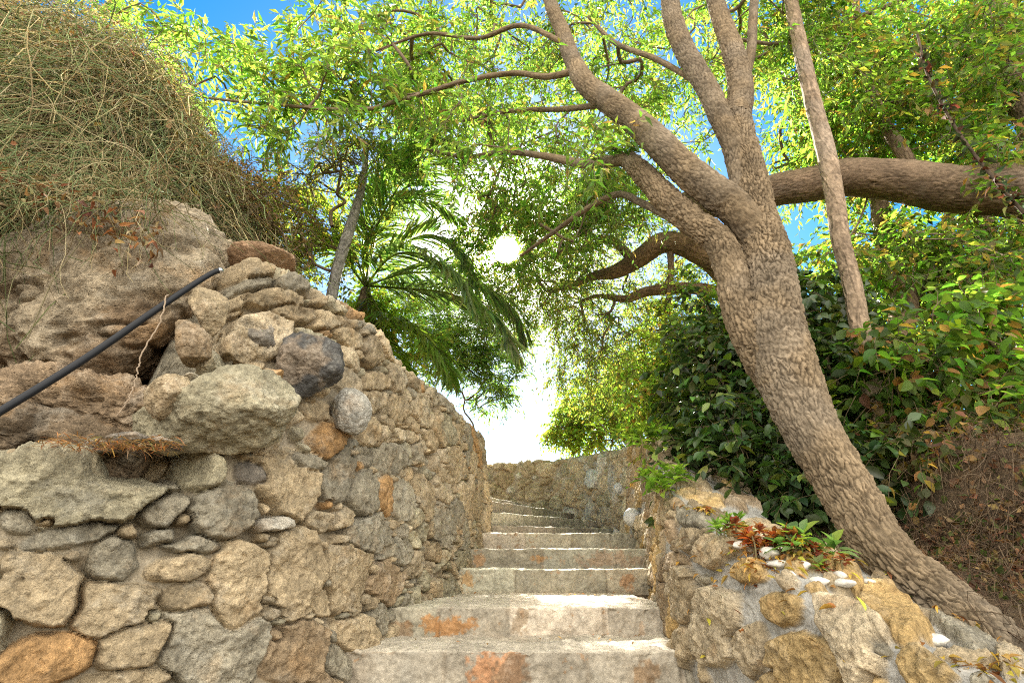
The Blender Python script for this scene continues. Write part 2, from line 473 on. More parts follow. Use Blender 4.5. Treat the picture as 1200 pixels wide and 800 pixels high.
def fill_stones(st, us, S, sizes, pick, aspect=(1.0, 1.7), tight=.9, rot=.3, g=None):
    u0, u1 = us[0], us[-1]
    C = np.array(st.c).reshape(-1, 2).tolist(); W = list(st.W)
    cap = len(C) + sum(n for _, _, n in sizes)
    CA = np.zeros((cap, 2)); WA = np.zeros((cap, 2, 2)); n = len(C)
    if n: CA[:n] = C; WA[:n] = W
    smin = np.interp; lo = S[:, 0]; hi = S[:, -1]
    for (ra, rb, tries) in sizes:
        for _ in range(tries):
            u = u0 + (u1 - u0) * rng.random(); l = np.interp(u, us, lo); h = np.interp(u, us, hi)
            c = V(u, l + (h - l) * rng.random()); r_ = ra + (rb - ra) * rng.random(); a = aspect[0] + (aspect[1] - aspect[0]) * rng.random()
            th = rng.normal() * rot; Rm = np.array([[math.cos(th), math.sin(th)], [-math.sin(th), math.cos(th)]])
            Wn = np.diag([1 / (r_ * math.sqrt(a)), 1 / (r_ / math.sqrt(a))]) @ Rm
            if n:
                dv = c - CA[:n]; D = np.linalg.norm(dv, axis=1) + 1e-9
                near = D < 1.4
                e1 = D / np.maximum(np.linalg.norm(np.einsum('nij,nj->ni', WA[:n], dv), axis=1), 1e-9); e2 = D / np.maximum(np.linalg.norm(dv @ Wn.T, axis=1), 1e-9)
                if np.any(near & (D < tight * (e1 + e2))): continue
            st.add(c, Wn, pick(None), None, rng.random() * .02); CA[n] = c; WA[n] = Wn; n += 1

def stone_wall(root, us, S, P, N, st, mcol, mlev=-.03, edge=.02, dome=.2, rough=.02, mort=1.22, seed=0, mat=None, warp=.014, mnoise=.012, gapv=0., mmat=None):
    nc, nr = S.shape
    Uc = np.repeat(us[:, None], nr, 1); Q = np.stack([Uc, S, np.zeros_like(S)], -1)
    Uw = Uc + warp * fbm(Q * 9, 3, .6, seed) + warp * .4 * fbm(Q * 34, 2, .6, seed + 9); Sw = S + warp * fbm(Q * 9 + 50, 3, .6, seed + 3) + warp * .4 * fbm(Q * 34 + 9, 2, .6, seed + 5)
    d1 = np.full(S.shape, mort); d2 = np.full(S.shape, mort + .0); sid = np.full(S.shape, -1, np.int32)
    rad = []; qx = np.zeros(S.shape); qy = np.zeros(S.shape)
    for i, (c, W) in enumerate(zip(st.c, st.W)):
        Wi = np.linalg.inv(W); ext = np.sqrt(np.sum(Wi ** 2, 1)) * 1.7 + .03; rad.append(1 / math.sqrt(abs(np.linalg.det(W))))
        a, b = np.searchsorted(us, [c[0] - ext[0], c[0] + ext[0]])
        if b - a < 1: continue
        sub = np.abs(S[a:b] - c[1]) < ext[1]
        if not sub.any(): continue
        rr = np.where(sub.any(0))[0]; r0, r1 = rr[0], rr[-1] + 1; sl = (slice(a, b), slice(r0, r1))
        dx = Uw[sl] - c[0]; dy = Sw[sl] - c[1]; x = W[0, 0] * dx + W[0, 1] * dy; y = W[1, 0] * dx + W[1, 1] * dy
        K = rng.integers(5, 8); off = rng.random() * 6.28; d = 0
        for k in range(K):
            an = off + (k + .35 * rng.normal()) * 2 * PI / K; d = d + np.maximum(0, (x * math.cos(an) + y * math.sin(an)) / (.84 + .22 * rng.random())) ** 10
        d = .82 * d ** .1 + .18 * np.hypot(x, y)
        o1, o2 = d1[sl], d2[sl]; m = d < o1
        d2[sl] = np.where(m, o1, np.minimum(o2, d)); d1[sl] = np.where(m, d, o1); sid[sl] = np.where(m, i, sid[sl])
        qx[sl] = np.where(m, x, qx[sl]); qy[sl] = np.where(m, y, qy[sl])
    rad = np.array(rad + [.05]); hi = np.array(st.hi + [0.]); n_s = len(st.c)
    Rr = rad[sid]; b = (d2 - d1) * Rr * .5
    e = np.minimum(edge, Rr * .3); t = (b / e).clip(0, 1); t = 1 - (1 - t) ** 1.7
    tl = rng.normal(size=(n_s + 1, 2)) * .055
    top = hi[sid] + dome * Rr * .5 * (1 - np.minimum(d1, 1.1) ** 2) + (tl[sid, 0] * qx + tl[sid, 1] * qy) * Rr * 1.3
    n_lo = fbm(P * 7, 3, .55, seed + 20); n_mid = fbm(P * 22 + 5, 4, .6, seed + 30); n_cr = 1 - np.abs(fbm(P * 13 + 9, 4, .6, seed + 40)) * 2
    cq = Q[..., :2] * 10 + .5 * n_mid[..., None] + np.array([0, 1]) * .6 * n_lo[..., None]; f1, f2, fc = cell2(cq + sid[..., None] * 3.7, seed + 60)
    chis = fc * sstep(.0, .22, f2 - f1); n_hi = fbm(P * 55 + 2, 3, .65, seed + 70); pit = sstep(.25, .6, fbm(P * 38 + 7, 3, .6, seed + 71))
    topn = top + rough * (.9 * n_lo + .85 * n_mid + .45 * (n_cr - .6) + .38 * chis + .34 * n_hi - .5 * pit)
    mm = mlev + gapv * sstep(-.25, .25, fbm(P * 3.1 + 11, 3, .6, seed + 51)) + mnoise * fbm(P * 14 + 3, 4, .6, seed + 50) + mnoise * .8 * n_lo
    h = np.where(sid < 0, mm, mm + (topn - mm) * t)
    X = P + N * h[..., None]
    cols = np.array(st.col + [mcol], float); cv = cols[sid] * (1 + .10 * n_lo + .12 * n_mid)[..., None]
    mk = np.clip(1 - t * 2.2, 0, 1) * (sid >= 0)
    cv = cv * (1 - .55 * mk[..., None]) + np.array(mcol) * (1 + .15 * n_mid)[..., None] * .55 * mk[..., None]
    cv = np.where((sid < 0)[..., None], np.array(mcol) * (1 + .18 * n_mid + .1 * n_lo)[..., None], cv)
    F = quads(nc, nr); fs = sid.ravel()[F]; same = (fs == fs[:, :1]).all(1) & (fs[:, 0] >= 0)
    fid = np.where(same, fs[:, 0], -1)
    Xf = X.reshape(-1, 3); Cf = cv.reshape(-1, 3)
    flip = np.sum(np.cross(Xf[F[:, 1]] - Xf[F[:, 0]], Xf[F[:, 3]] - Xf[F[:, 0]]) * N.reshape(-1, 3)[F[:, 0]], 1).mean() < 0
    if flip: F = F[:, ::-1]
    def part(name, f, mat_):
        if len(f) == 0: return None
        u, inv = np.unique(f, return_inverse=True)
        return mesh_obj(name, Xf[u], inv.reshape(-1, 4), np.full(len(f), 4), mat_, root, Cf[u])
    part('mortar', F[fid < 0], mmat or M_MORTAR)
    own = np.array([o is not None for o in st.own] + [False])
    part('masonry', F[(fid >= 0) & ~own[fid]], mat)
    for i in np.where(own)[0]:
        f = F[fid == i]
        if len(f) < 12: continue
        o = part('stone', f, mat)
        if st.own[i] != '-': o['label'] = st.own[i]
    return X

PAL = dict(tan=(.39, .305, .19), gry=(.30, .265, .195), grn=(.345, .305, .205), org=(.39, .235, .105), pal=(.46, .42, .345), drk=(.19, .165, .135),
           brn=(.30, .22, .135), gold=(.43, .30, .135), och=(.40, .27, .115), wht=(.55, .53, .48), buf=(.42, .34, .225))
def pick_left(k):
    if k is None: k = ['tan', 'tan', 'buf', 'gry', 'grn', 'tan', 'buf'][rng.integers(7)] if rng.random() > .05 else 'org'
    return tuple(np.array(PAL[k]) * (1 + .13 * rng.normal()))
def pick_right(k):
    if k is None: k = ['tan', 'gold', 'och', 'buf', 'gold', 'tan', 'brn'][rng.integers(7)]
    return tuple(np.array(PAL[k]) * .92 * (1 + .16 * rng.normal()))
def pick_back(k):
    if k is None: k = ['buf', 'buf', 'tan', 'pal', 'grn'][rng.integers(5)]
    return tuple(np.array(PAL[k]) * 1.22 * (1 + .1 * rng.normal()))

def E(h): return EYE + h

# left wall -------------------------------------------------------------
LP = V(-2.7, 1.35, -2.1, 1.42, -1.6, 1.58, -1.22, 1.86, -.90, 2.2, -.70, 2.65, -.62, 3.15, -.50, 3.8, -.367, 4.35, -.335, 4.75, -.267, 5.45, -.20, 5.95, -.27, 6.3, -.75, 6.55, -1.5, 6.65).reshape(-1, 2)
def l_top(u, x, y):
    n = fbm(np.stack([u * 2.2, u * 0, u * 0], -1), 3, .6, 3) * .035
    a = sstep(-1.36, -1.20, x) * np.ones_like(y)
    a = np.where(y > 3, 1, a)
    return E(.31 + (1.27 - .31) * a + .05 * sstep(3.5, 2.4, y) * a + .06 * sstep(4.8, 5.8, y)) + n
def l_base(u, x, y):
    return np.interp(y, [2.2, 3, 4.3, 4.8, 6.7], [E(-1.15), E(-.9), E(-.40), E(-.25), E(-.0)])
left = thing('stone_wall', (LP[5][0], LP[5][1], E(-.9)), 'tall dry rubble wall rising on the left of the steps, tan and grey stones', 'wall')
us, S, P, N, fl = wall_grid(LP, l_top, l_base, 1, .10, .45, .07, lambda d: np.clip(.0024 * d, .0042, .02), 400, 0.0, E(.20), lambda x, y: .30 * sstep(-1.42, -1.33, x) * sstep(-1.10, -1.2, x) * (y < 3))
st = Stones()
hand_stones(st, us, S, P, N, [
    (92, 572, 122, 42, 3, 'grn', 'long pale capstone lying along the wall edge', .05), (237, 549, 46, 23, -4, 'grn', '-', .03), (20, 610, 27, 19, 0, 'gry', '-'), (85, 628, 62, 12, -13, 'gry'),
    (195, 595, 34, 17, -25, 'gry', '-'), (265, 597, 41, 32, 0, 'gry', '-', .02), (347, 563, 34, 37, 10, 'tan', '-', .01), (137, 652, 31, 26, -20, 'gry', '-'),
    (213, 663, 39, 16, -6, 'tan', '-', .01), (219, 700, 37, 21, -12, 'tan', '-', .01), (286, 667, 37, 35, 0, 'tan', '-', .02), (350, 668, 33, 56, 6, 'tan', 'tall tan slab standing upright in the wall', .01),
    (42, 690, 62, 45, 0, 'tan', 'broad flat tan block at the wall edge', .02), (126, 713, 56, 30, -10, 'tan', '-', .025), (158, 756, 48, 24, -17, 'tan', '-', .02), (58, 773, 66, 28, -12, 'org', 'block with an orange rust patch', .02),
    (262, 752, 68, 58, -8, 'gry', 'largest flat grey-green block low in the wall', .0), (354, 766, 37, 42, 0, 'brn', '-', .01), (150, 800, 60, 17, -6, 'tan', '-'), (325, 613, 25, 11, -8, 'pal', '-', .02),
    (232, 638, 32, 9, 4, 'gry'), (188, 628, 22, 11, -12, 'gry'), (297, 552, 20, 15, 0, 'drk', '-'), (364, 541, 25, 12, 10, 'gry', '-'), (396, 561, 18, 28, 0, 'gry', '-'),
    (413, 446, 15, 16, 0, 'buf'), (443, 447, 13, 14, 10, 'tan'), (440, 470, 14, 14, 0, 'tan'), (390, 514, 22, 22, 0, 'org', 'orange-brown stone', .01),
    (458, 537, 24, 20, 0, 'gry', '-'), (480, 510, 16, 8, 5, 'buf'), (467, 478, 13, 17, 0, 'tan'), (433, 577, 15, 29, 0, 'gry', '-'), (453.5, 580, 9, 27, 0, 'org', 'narrow rust-orange upright stone', .01),
    (474, 585, 14, 27, 0, 'gry', '-'), (440, 627, 23, 21, 0, 'gry', '-'), (473, 645, 12, 17, 0, 'gry'), (456, 682, 18, 24, 0, 'brn', '-'), (412, 675, 27, 42, 5, 'tan', '-'), (512, 648, 8, 13, 0, 'tan'),
    (522, 577, 10, 13, 0, 'buf'), (375, 481, 16, 12, 0, 'tan'), (385, 373, 23, 12, 12, 'tan'), (322, 346, 40, 12, 8, 'tan'), (300, 332, 32, 8, 4, 'gry'), (345, 330, 25, 9, 8, 'gry'),
    (350, 366, 30, 10, 14, 'tan'), (415, 395, 22, 12, 25, 'tan'), (330, 745, 10, 10, 0, 'brn'), (376, 610, 16, 14, 0, 'buf'), (378, 705, 14, 20, 0, 'tan'), (425, 740, 22, 22, 0, 'tan'), (395, 775, 22, 24, 0, 'gry'),
], pick_left)
fill_stones(st, us, S, [(.13, .19, 260), (.085, .13, 900), (.055, .085, 2200), (.032, .05, 4200), (.018, .03, 3800)], pick_left, (1.0, 1.9), .86, .28)
stone_wall(left, us, S, P, N, st, (.31, .26, .185), mlev=-.095, gapv=.06, edge=.011, dome=.05, rough=.019, mort=1.12, seed=1, mat=M_WALL)

# right wall ------------------------------------------------------------
RP = V(1.75, .35, 1.42, .72, 1.17, 1.1, 1.02, 1.5, .87, 2.0, .77, 2.65, .815, 3.15, .94, 3.8, 1.047, 4.35, 1.13, 4.75, 1.19, 5.45, 1.23, 5.95, 1.42, 6.2).reshape(-1, 2)
RT = ([.3, 1.0, 1.35, 1.6, 2.2, 2.75, 3.3, 4.0, 5.2, 6.0, 7, 9], [-.45, -.32, -.25, -.18, .08, .22, .48, .84, 1.12, 1.2, 1.27, 1.33])
def r_top(u, x, y):
    return E(np.interp(y, *RT)) + fbm(np.stack([u * 2.6, u * 0 + 4, u * 0], -1), 3, .6, 8) * .035
def r_base(u, x, y):
    return np.interp(y, [0, 2.5, 4.3, 4.8, 6.7, 9], [E(-1.2), E(-.9), E(-.35), E(-.2), E(.1), E(.35)])
right = thing('stone_wall', (RP[5][0], RP[5][1], E(-.9)), 'low sloping wall right of the steps, golden stones set in grey mortar', 'wall')
us, S, P, N, fl = wall_grid(RP, r_top, r_base, -1, .10, .50, .10, lambda d: np.clip(.0024 * d, .0042, .02), 330, .13)
st = Stones()
RS = [
    (832, 642, 19, 21, 0, 'tan', '-', .01), (874, 667, 18, 17, 0, 'och', '-', .01), (800, 694, 14, 33, 0, 'tan', '-', .03), (838, 733, 28, 46, 0, 'buf', 'largest tan boulder in the wall face', .03), (786, 657, 10, 11, 0, 'brn'),
    (819, 681, 12, 9, 0, 'gry'), (813, 605, 19, 8, 0, 'gry', '-', .02), (803, 631, 12, 16, 0, 'tan', '-'), (880, 760, 20, 28, 0, 'tan', '-', .01), (800, 757, 13, 26, 0, 'tan', '-', .02),
    (913, 713, 22, 20, 20, 'gold', 'small bright orange stone', .0), (935, 777, 40, 34, 10, 'gold', 'rounded golden block low on the wall', .015), (994, 731, 50, 32, 35, 'buf', 'pale rough capstone catching the sun', .03), (1044, 716, 48, 20, 35, 'och', '-', .02),
    (1078, 779, 30, 24, 30, 'gold', '-', .01), (1138, 747, 28, 12, 25, 'gry', '-', .01), (1183, 768, 20, 12, 25, 'tan', '-', .01), (958, 642, 24, 11, 15, 'och', '-', .02), (993, 668, 17, 11, 25, 'och', '-', .01),
    (845, 576, 14, 10, 10, 'brn', '-', .03), (870, 600, 14, 8, 20, 'brn'), (818, 560, 12, 7, 0, 'tan', '-', .02), (838, 591, 13, 7, 20, 'drk'), (857, 586, 12, 6, 25, 'och', '-', .02), (800, 580, 12, 8, 0, 'brn'), (822, 575, 9, 6, 10, 'gry'), (882, 607, 11, 5, 25, 'brn'), (778, 560, 10, 10, 0, 'gry'), (776, 600, 8, 16, 0, 'tan'), (1150, 795, 20, 14, 20, 'gry'), (1030, 760, 14, 10, 20, 'gry'),
]
hand_stones(st, us, S, P, N, [t_[:6] + ((t_[6], (t_[7] if len(t_) > 7 else 0) * .8 + .010) if len(t_) > 6 else ()) for t_ in RS], pick_right)
fill_stones(st, us, S, [(.12, .16, 90), (.07, .10, 500), (.04, .065, 1300), (.025, .035, 900)], pick_right, (.75, 1.5), 1.03, .5)
WX = stone_wall(right, us, S, P, N, st, (.335, .32, .285), mlev=-.034, gapv=.018, edge=.012, dome=.10, rough=.018, mort=1.12, seed=2, mat=M_GOLD, mnoise=.02)
RWP, RWN = P, N

# curving back wall ------------------------------------------------------
BP = V(1.27, 5.7, 1.27, 6.5, 1.2, 7.3, .98, 8.1, .5, 8.65, -.3, 8.9, -1.2, 8.95, -2.4, 8.9).reshape(-1, 2)
back = thing('stone_wall', (0.5, 8.65, E(.3)), 'sunlit buff wall curving across the top of the steps', 'wall')
us, S, P, N, fl = wall_grid(BP, lambda u, x, y: E(1.2 + .33 * sstep(6, 8.5, y)) + fbm(np.stack([u * 2.6, u * 0 + 9, u * 0], -1), 3, .6, 18) * .04,
                            lambda u, x, y: np.full_like(y, E(.05)), -1, .06, .4, .06, lambda d: .014, 150)
st = Stones()
hand_stones(st, us, S, P, N, [(694, 562, 6.5, 11, 0, 'wht', 'smooth white oval stone', .03), (590, 560, 10, 9, 0, 'tan', '-'), (618, 548, 9, 9, 0, 'buf'), (640, 550, 11, 9, 0, 'buf')], pick_back)
fill_stones(st, us, S, [(.12, .17, 200), (.07, .11, 900), (.045, .065, 1500)], pick_back, (.8, 1.4), .9, .3)
stone_wall(back, us, S, P, N, st, (.42, .36, .27), mlev=-.07, gapv=.04, edge=.02, dome=.16, rough=.024, mort=1.16, seed=3, mat=M_WALL)

# ------------------------------------------------------------------ steps
stairs = thing('stone_staircase', (0.05, 2.65, E(-.62)), 'worn limestone steps climbing between two rubble walls and turning left', 'staircase')
def hgt(py, d): return at(600, py, d)[2]
STEP = [  # left end (px, depth), right end (px, depth), height
    ((380, 1.35), (900, 1.35), E(-1.0)), ((385, 1.75), (860, 1.75), E(-.83)), ((400, 2.2), (830, 2.2), E(-.65)),
    ((412, 2.65), (800, 2.65), hgt(762, 2.65)), ((440, 3.15), (782, 3.15), hgt(711, 3.15)), ((528, 4.35), (766, 4.35), hgt(666.5, 4.35)),
    ((540, 4.78), (760, 4.78), hgt(643, 4.78)), ((556, 5.45), (752, 5.45), hgt(624.5, 5.45)),
    ((568, 6.05), (722, 6.9), hgt(616, 6.3)), ((566, 6.1), (712, 7.7), hgt(601, 6.3)), ((560, 6.1), (690, 8.6), hgt(586, 6.3)), ((540, 6.4), (640, 8.9), hgt(580.5, 6.95)), ]
STAIN = [(520, 735, 32, 12, (.40, .19, .06)), (470, 738, 16, 10, (.25, .17, .1)), (585, 785, 28, 22, (.42, .2, .09)), (605, 790, 22, 20, (.17, .115, .07)), (755, 790, 16, 14, (.22, .14, .075)), (548, 678, 7, 9, (.42, .25, .1)),
         (632, 655, 10, 5, (.4, .22, .09)), (610, 725, 10, 18, (.27, .2, .13)), (735, 680, 8, 10, (.36, .2, .1)), (720, 655, 40, 9, (.33, .235, .16)), (560, 655, 6, 8, (.34, .2, .1)), (452, 760, 20, 6, (.3, .24, .17)), (752, 738, 5, 10, (.3, .2, .12))]
for k, (a, b, zt) in enumerate(STEP):
    pa = at(a[0], 655, a[1]); pb = at(b[0], 655, b[1]); A = V(pa[0], a[1]); B = V(pb[0], b[1]); Lw = np.linalg.norm(B - A); tdir = (B - A) / Lw; nb = V(-tdir[1], tdir[0])
    dep = 1.6 if k in (4,) else (1.0 if k < 8 else 1.7); H = .30; r = .014; ncu = int(Lw / .0055); nrow = 150
    u = np.linspace(0, Lw, ncu); f = np.concatenate([np.linspace(0, H - r, 52), H - r + np.linspace(.0015, r * PI / 2, 9), H - r + r * PI / 2 + np.linspace(.004, 1, nrow - 61) ** 1.5 * (dep - r)])
    th = ((f - (H - r)) / r).clip(0, PI / 2); fl = (f - (H - r) - r * PI / 2).clip(0, None); bb = r * (1 - np.cos(th)) + fl; zz = np.minimum(f, H - r) + r * np.sin(th)
    joints = np.cumsum(rng.uniform(.34, .75, 8)); jd = np.min(np.abs(u[:, None] - joints[None] + .02 * vnoise(np.stack([u * 3, u * 0, u * 0], -1))[:, None]), 1); blk = np.searchsorted(joints, u)
    bc = np.array([np.array([.33, .29, .225]) * (1 + .15 * rng.normal()) * (1 + .02 * rng.normal(size=3)) for _ in range(9)])
    P = np.stack([A[0] + tdir[0] * u[:, None] + nb[0] * bb, A[1] + tdir[1] * u[:, None] + nb[1] * bb, zt - H + zz[None] + 0 * u[:, None]], -1)
    N = np.stack([-nb[0] * np.cos(th) + 0 * u[:, None], -nb[1] * np.cos(th) + 0 * u[:, None], np.sin(th) + 0 * u[:, None]], -1)
    jn = np.clip(1 - jd / .016, 0, 1)[:, None] * np.cos(th)[None]
    h = .016 * fbm(P * 5, 3, .6, k) + .010 * fbm(P * 26, 4, .6, k + 4) - .010 * jn + (.004 * rng.normal(size=9))[blk][:, None] * np.cos(th)[None]
    chip = np.clip(fbm(P * 11 + 40, 3, .6, k) - .25, 0, 1) * np.exp(-((f - (H - r * .3)) / .03) ** 2)[None]
    h = h - .08 * chip
    X = P + N * h[..., None]
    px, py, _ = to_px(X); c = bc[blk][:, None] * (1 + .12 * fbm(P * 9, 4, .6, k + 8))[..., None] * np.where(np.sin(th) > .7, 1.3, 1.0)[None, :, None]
    c = c * (1 - .4 * jn[..., None]) + np.array([.2, .15, .10]) * .4 * jn[..., None]
    dirt = np.clip(1 - (f - (H - .175)) / .035, 0, 1)[None, :, None] * .5 * (th < .1)[None, :, None]; c = c * (1 - dirt) + np.array([.25, .19, .12]) * dirt
    nn = fbm(P * 16, 4, .65, 77)
    if 3 <= k <= 7:
        for (sx, sy, wx, wy, sc) in STAIN:
            m = (np.exp(-((px - sx) / wx / 1.3) ** 2 - ((py - sy) / wy / 1.3) ** 2) + .95 * nn + .3 * fbm(P * 60, 2, .6, 78)); m = sstep(.42, .75, m)[..., None] * .8 * (th < 1.2)[None, :, None]; c = c * (1 - m) + np.array(sc) * m
    F = quads(ncu, nrow)
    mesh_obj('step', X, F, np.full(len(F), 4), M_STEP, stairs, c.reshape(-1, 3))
print('walls', round(time.time() - T0, 1))
# ------------------------------------------------------------------ ground
def dist_poly(x, y, pl):
    d = np.full(x.shape, 1e9)
    for a, b in zip(pl[:-1], pl[1:]):
        ab = b - a; t = (((x - a[0]) * ab[0] + (y - a[1]) * ab[1]) / (ab @ ab)).clip(0, 1)
        d = np.minimum(d, np.hypot(x - a[0] - t * ab[0], y - a[1] - t * ab[1]))
    return d
LPc = catmull(LP, 60); RPc = np.vstack([catmull(RP, 50), catmull(BP, 40)[1:]])
def inside(x, y):
    poly = np.vstack([V(-2.9, -3), LPc, V(-2.4, 6.8), V(-2.6, 8.9), RPc[::-1], V(1.9, -3)])
    c = np.zeros(x.shape, bool)
    for a, b in zip(poly, np.roll(poly, -1, 0)):
        m = (a[1] > y) != (b[1] > y); xi = a[0] + (y - a[1]) * (b[0] - a[0]) / (b[1] - a[1] + 1e-12); c ^= m & (x < xi)
    return c
def ground_h(x, y):
    ins = inside(x, y); dl = dist_poly(x, y, LPc); dr = dist_poly(x, y, RPc)
    low = np.interp(y, [0, 1.2, 2.65, 3.15, 4.35, 5.45, 6.5, 9], [-1.17, -1.17, -.68, -.55, -.25, 0, .2, .35])
    p = np.stack([x, y, 0 * x], -1); n = fbm(p * 1.3, 4, .55, 60)
    isl = dl < dr
    # left: retained earth and the steep bank above the outcrop
    lev = np.where(y < 2.1, .25, .25 + .95 * sstep(2.1, 2.7, y))
    lev = np.where(x > -1.3, np.maximum(lev, 1.12 * sstep(2.0, 2.35, y)), lev)
    mound = sstep(-1.55, -3.1, x + .25 * n) * sstep(1.95, 3.0, y + .2 * n - .12 * (x + 2)) * (2.55 + .5 * n) * sstep(12, 6, y)
    mound = mound + .9 * sstep(-3, -6, x) * sstep(1.2, 3, y)
    hl = lev + mound
    hl = low + (hl - low) * sstep(.34, .5, dl)
    # right: earth behind the wall, then the bank
    tp = np.interp(y, *RT) - .16
    hr = tp + (.42 * sstep(.98, 1.45, dr + .12 * n) + .10 * np.maximum(dr - .6, 0).clip(0, 4) + .14 * n * sstep(.6, 1.0, dr)) * sstep(4.2, 2.6, y)
    hr = low + (hr - low) * sstep(.36, .5, dr)
    out = np.where(isl, hl, hr)
    far = np.maximum(np.abs(x) - 9, np.abs(y) - 14).clip(0, None)
    out = out + (1.15 - out) * sstep(0, 12, far)
    out = np.where(y < -1.2, out + (-1.17 - out) * sstep(-1.2, -3.0, y), out)
    return EYE + np.where(ins, low, out) + .015 * fbm(p * 9, 3, .6, 61) * (~ins)
def sp(a, n, core, ext):
    t = np.linspace(-1, 1, n); k = 7.0
    return a + core * t + np.sign(t) * ext * (np.exp(k * np.abs(t)) - 1 - k * np.abs(t)) / math.exp(k)
gx = sp(0, 420, 9, 420); gy = sp(3.5, 420, 10, 420)
GX, GY = np.meshgrid(gx, gy, indexing='ij'); GZ = ground_h(GX, GY)
gc = np.array([.13, .088, .05]) * (1 + .25 * fbm(np.stack([GX, GY, 0 * GX], -1) * 3, 4, .6, 62))[..., None]
F = quads(420, 420)[:, ::-1]
ground = mesh_obj('ground', np.stack([GX, GY, GZ], -1), F, np.full(len(F), 4), M_SOIL, None, gc.reshape(-1, 3)); tag(ground, 'bare brown earth bank rising behind the walls', 'ground', kind='structure')

# ------------------------------------------------------------------ rocks
def ico(sub):
    import bmesh
    bm = bmesh.new(); bmesh.ops.create_icosphere(bm, subdivisions=sub, radius=1)
    v = np.array([x.co[:] for x in bm.verts]); f = np.array([[q.index for q in x.verts] for x in bm.faces]); bm.free(); return v, f
ICO = {s: ico(s) for s in (2, 3, 5, 6, 7)}
def rock(name, c, rad, label, cat, col, seed, mat=M_WALL, sub=6, rot=0., facets=13, cut=.52, amp=.065, rotz=0., group=None, col2=None, strata=0., box=0, crack=0., low=None):
    v, f = ICO[sub]; rg = np.random.default_rng(seed); r = np.ones(len(v))
    if box: r = r / (np.sum(np.abs(v) ** box, 1) ** (1 / box))
    if facets:
        n = nrm(rg.normal(size=(facets, 3))); d = rg.uniform(cut, .92, facets)
        s = v @ n.T; q = np.where(s > .05, d / np.maximum(s, .05), 9.)
        r = r * (np.sum(np.minimum(q, 3) ** -30.0, 1) + 1.12 ** -30.0) ** (-1 / 30.0); r = r / np.quantile(r, .8)
    X = v * r[:, None] * np.asarray(rad)
    a, b = math.cos(R(rot)), math.sin(R(rot)); X = X @ np.array([[a, 0, b], [0, 1, 0], [-b, 0, a]])   # tilt in the picture plane
    a, b = math.cos(R(rotz)), math.sin(R(rotz)); X = X @ np.array([[a, b, 0], [-b, a, 0], [0, 0, 1]])
    m = float(np.mean(rad)); o = seed * 3.7; nv = nrm(X / np.asarray(rad) ** 2)
    fr = 1.6 / m
    n1 = fbm(X * fr + o, 3, .55, seed); n2 = fbm(X * fr * 3.5 + o, 5, .62, seed + 2); n3 = 1 - np.abs(fbm(X * fr * 2.2 + o, 4, .6, seed + 3)) * 2
    X = X + nv * (m * amp * (1.1 * n1 + .95 * n2 + .8 * (n3 - .6) + .35 * fbm(X * 48 + o, 3, .65, seed + 6) * min(1, .35 / m)))[:, None]
    if crack: X = X - nv * (m * crack * sstep(.10, .0, np.abs(fbm(X * V(2.2, 2.2, 4.5) / m * .55 + o + 5, 3, .55, seed + 8))) + m * crack * .5 * sstep(.12, .5, fbm(X * 14 + o, 4, .6, seed + 9)))[:, None]
    if strata: X = X + nv * (m * strata * np.sign(np.sin(X[:, 2] * 26 / m + 4 * n1)) * .5)[:, None]
    c3 = np.asarray(col) * (1 + .16 * n1 + .2 * n2)[:, None]
    if col2 is not None: mk = sstep(-.1, .15, n1 + X[:, 0] / rad[0] * .5)[:, None]; c3 = c3 * (1 - mk) + np.asarray(col2) * (1 + .2 * n2)[:, None] * mk
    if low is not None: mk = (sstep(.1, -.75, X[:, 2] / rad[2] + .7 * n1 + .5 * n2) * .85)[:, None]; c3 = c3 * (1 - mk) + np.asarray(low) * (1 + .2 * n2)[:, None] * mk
    o = mesh_obj(name, X, f, np.full(len(f), 3), mat, None, c3); o.location = [float(q) for q in c]
    return tag(o, label, cat, group)
def rock_px(name, x, y, d, hw, hh, hd, label, cat, col, seed, **kw):
    m = mpp(x, y, d); return rock(name, at(x, y, d), (hw * m, hd, hh * m), label, cat, col, seed, **kw)

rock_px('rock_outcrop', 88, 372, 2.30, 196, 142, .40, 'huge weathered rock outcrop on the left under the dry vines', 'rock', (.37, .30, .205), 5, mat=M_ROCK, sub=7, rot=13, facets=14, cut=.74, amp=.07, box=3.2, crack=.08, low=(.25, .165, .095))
rock_px('rock_ledge', 112, 478, 2.03, 118, 42, .24, 'reddish-brown broken lip under the outcrop right of the pipe', 'rock', (.30, .215, .135), 16, mat=M_ROCK, sub=6, rot=-8, facets=14, cut=.6, amp=.12)
rock('rock_ledge', at(-30, 522, 2.1), (.9, .45, .16), 'dark brown lower lip of the outcrop above the capstone', 'rock', (.19, .14, .09), 15, M_ROCK, 6, rot=-6, facets=16, cut=.6, amp=.12)
rock_px('boulder', 276, 484, 1.98, 94, 45, .22, 'biggest squared tan block perched on the lower wall', 'boulder', PAL['grn'], 21, rot=5, facets=16, cut=.6, amp=.07)
rock_px('boulder', 365, 426, 2.23, 36, 42, .16, 'dark slate-coloured boulder with a charcoal face', 'boulder', (.22, .175, .13), 33, mat=M_SLATE, facets=10, cut=.6, col2=(.088, .084, .078), amp=.06)
rock_px('boulder', 311, 398, 2.22, 29, 34, .14, 'grey-brown boulder left of the charcoal-faced boulder', 'boulder', (.21, .185, .15), 41, mat=M_SLATE, amp=.07)
rock_px('boulder', 279, 418, 2.12, 25, 32, .14, 'slanting tan boulder standing beside the rock outcrop', 'boulder', PAL['tan'], 43, rot=38, amp=.07)
rock_px('boulder', 409, 483, 2.50, 25, 30, .10, 'rounded pale grey boulder below the charcoal-faced one', 'boulder', (.37, .35, .30), 47, facets=9, cut=.66, amp=.05)
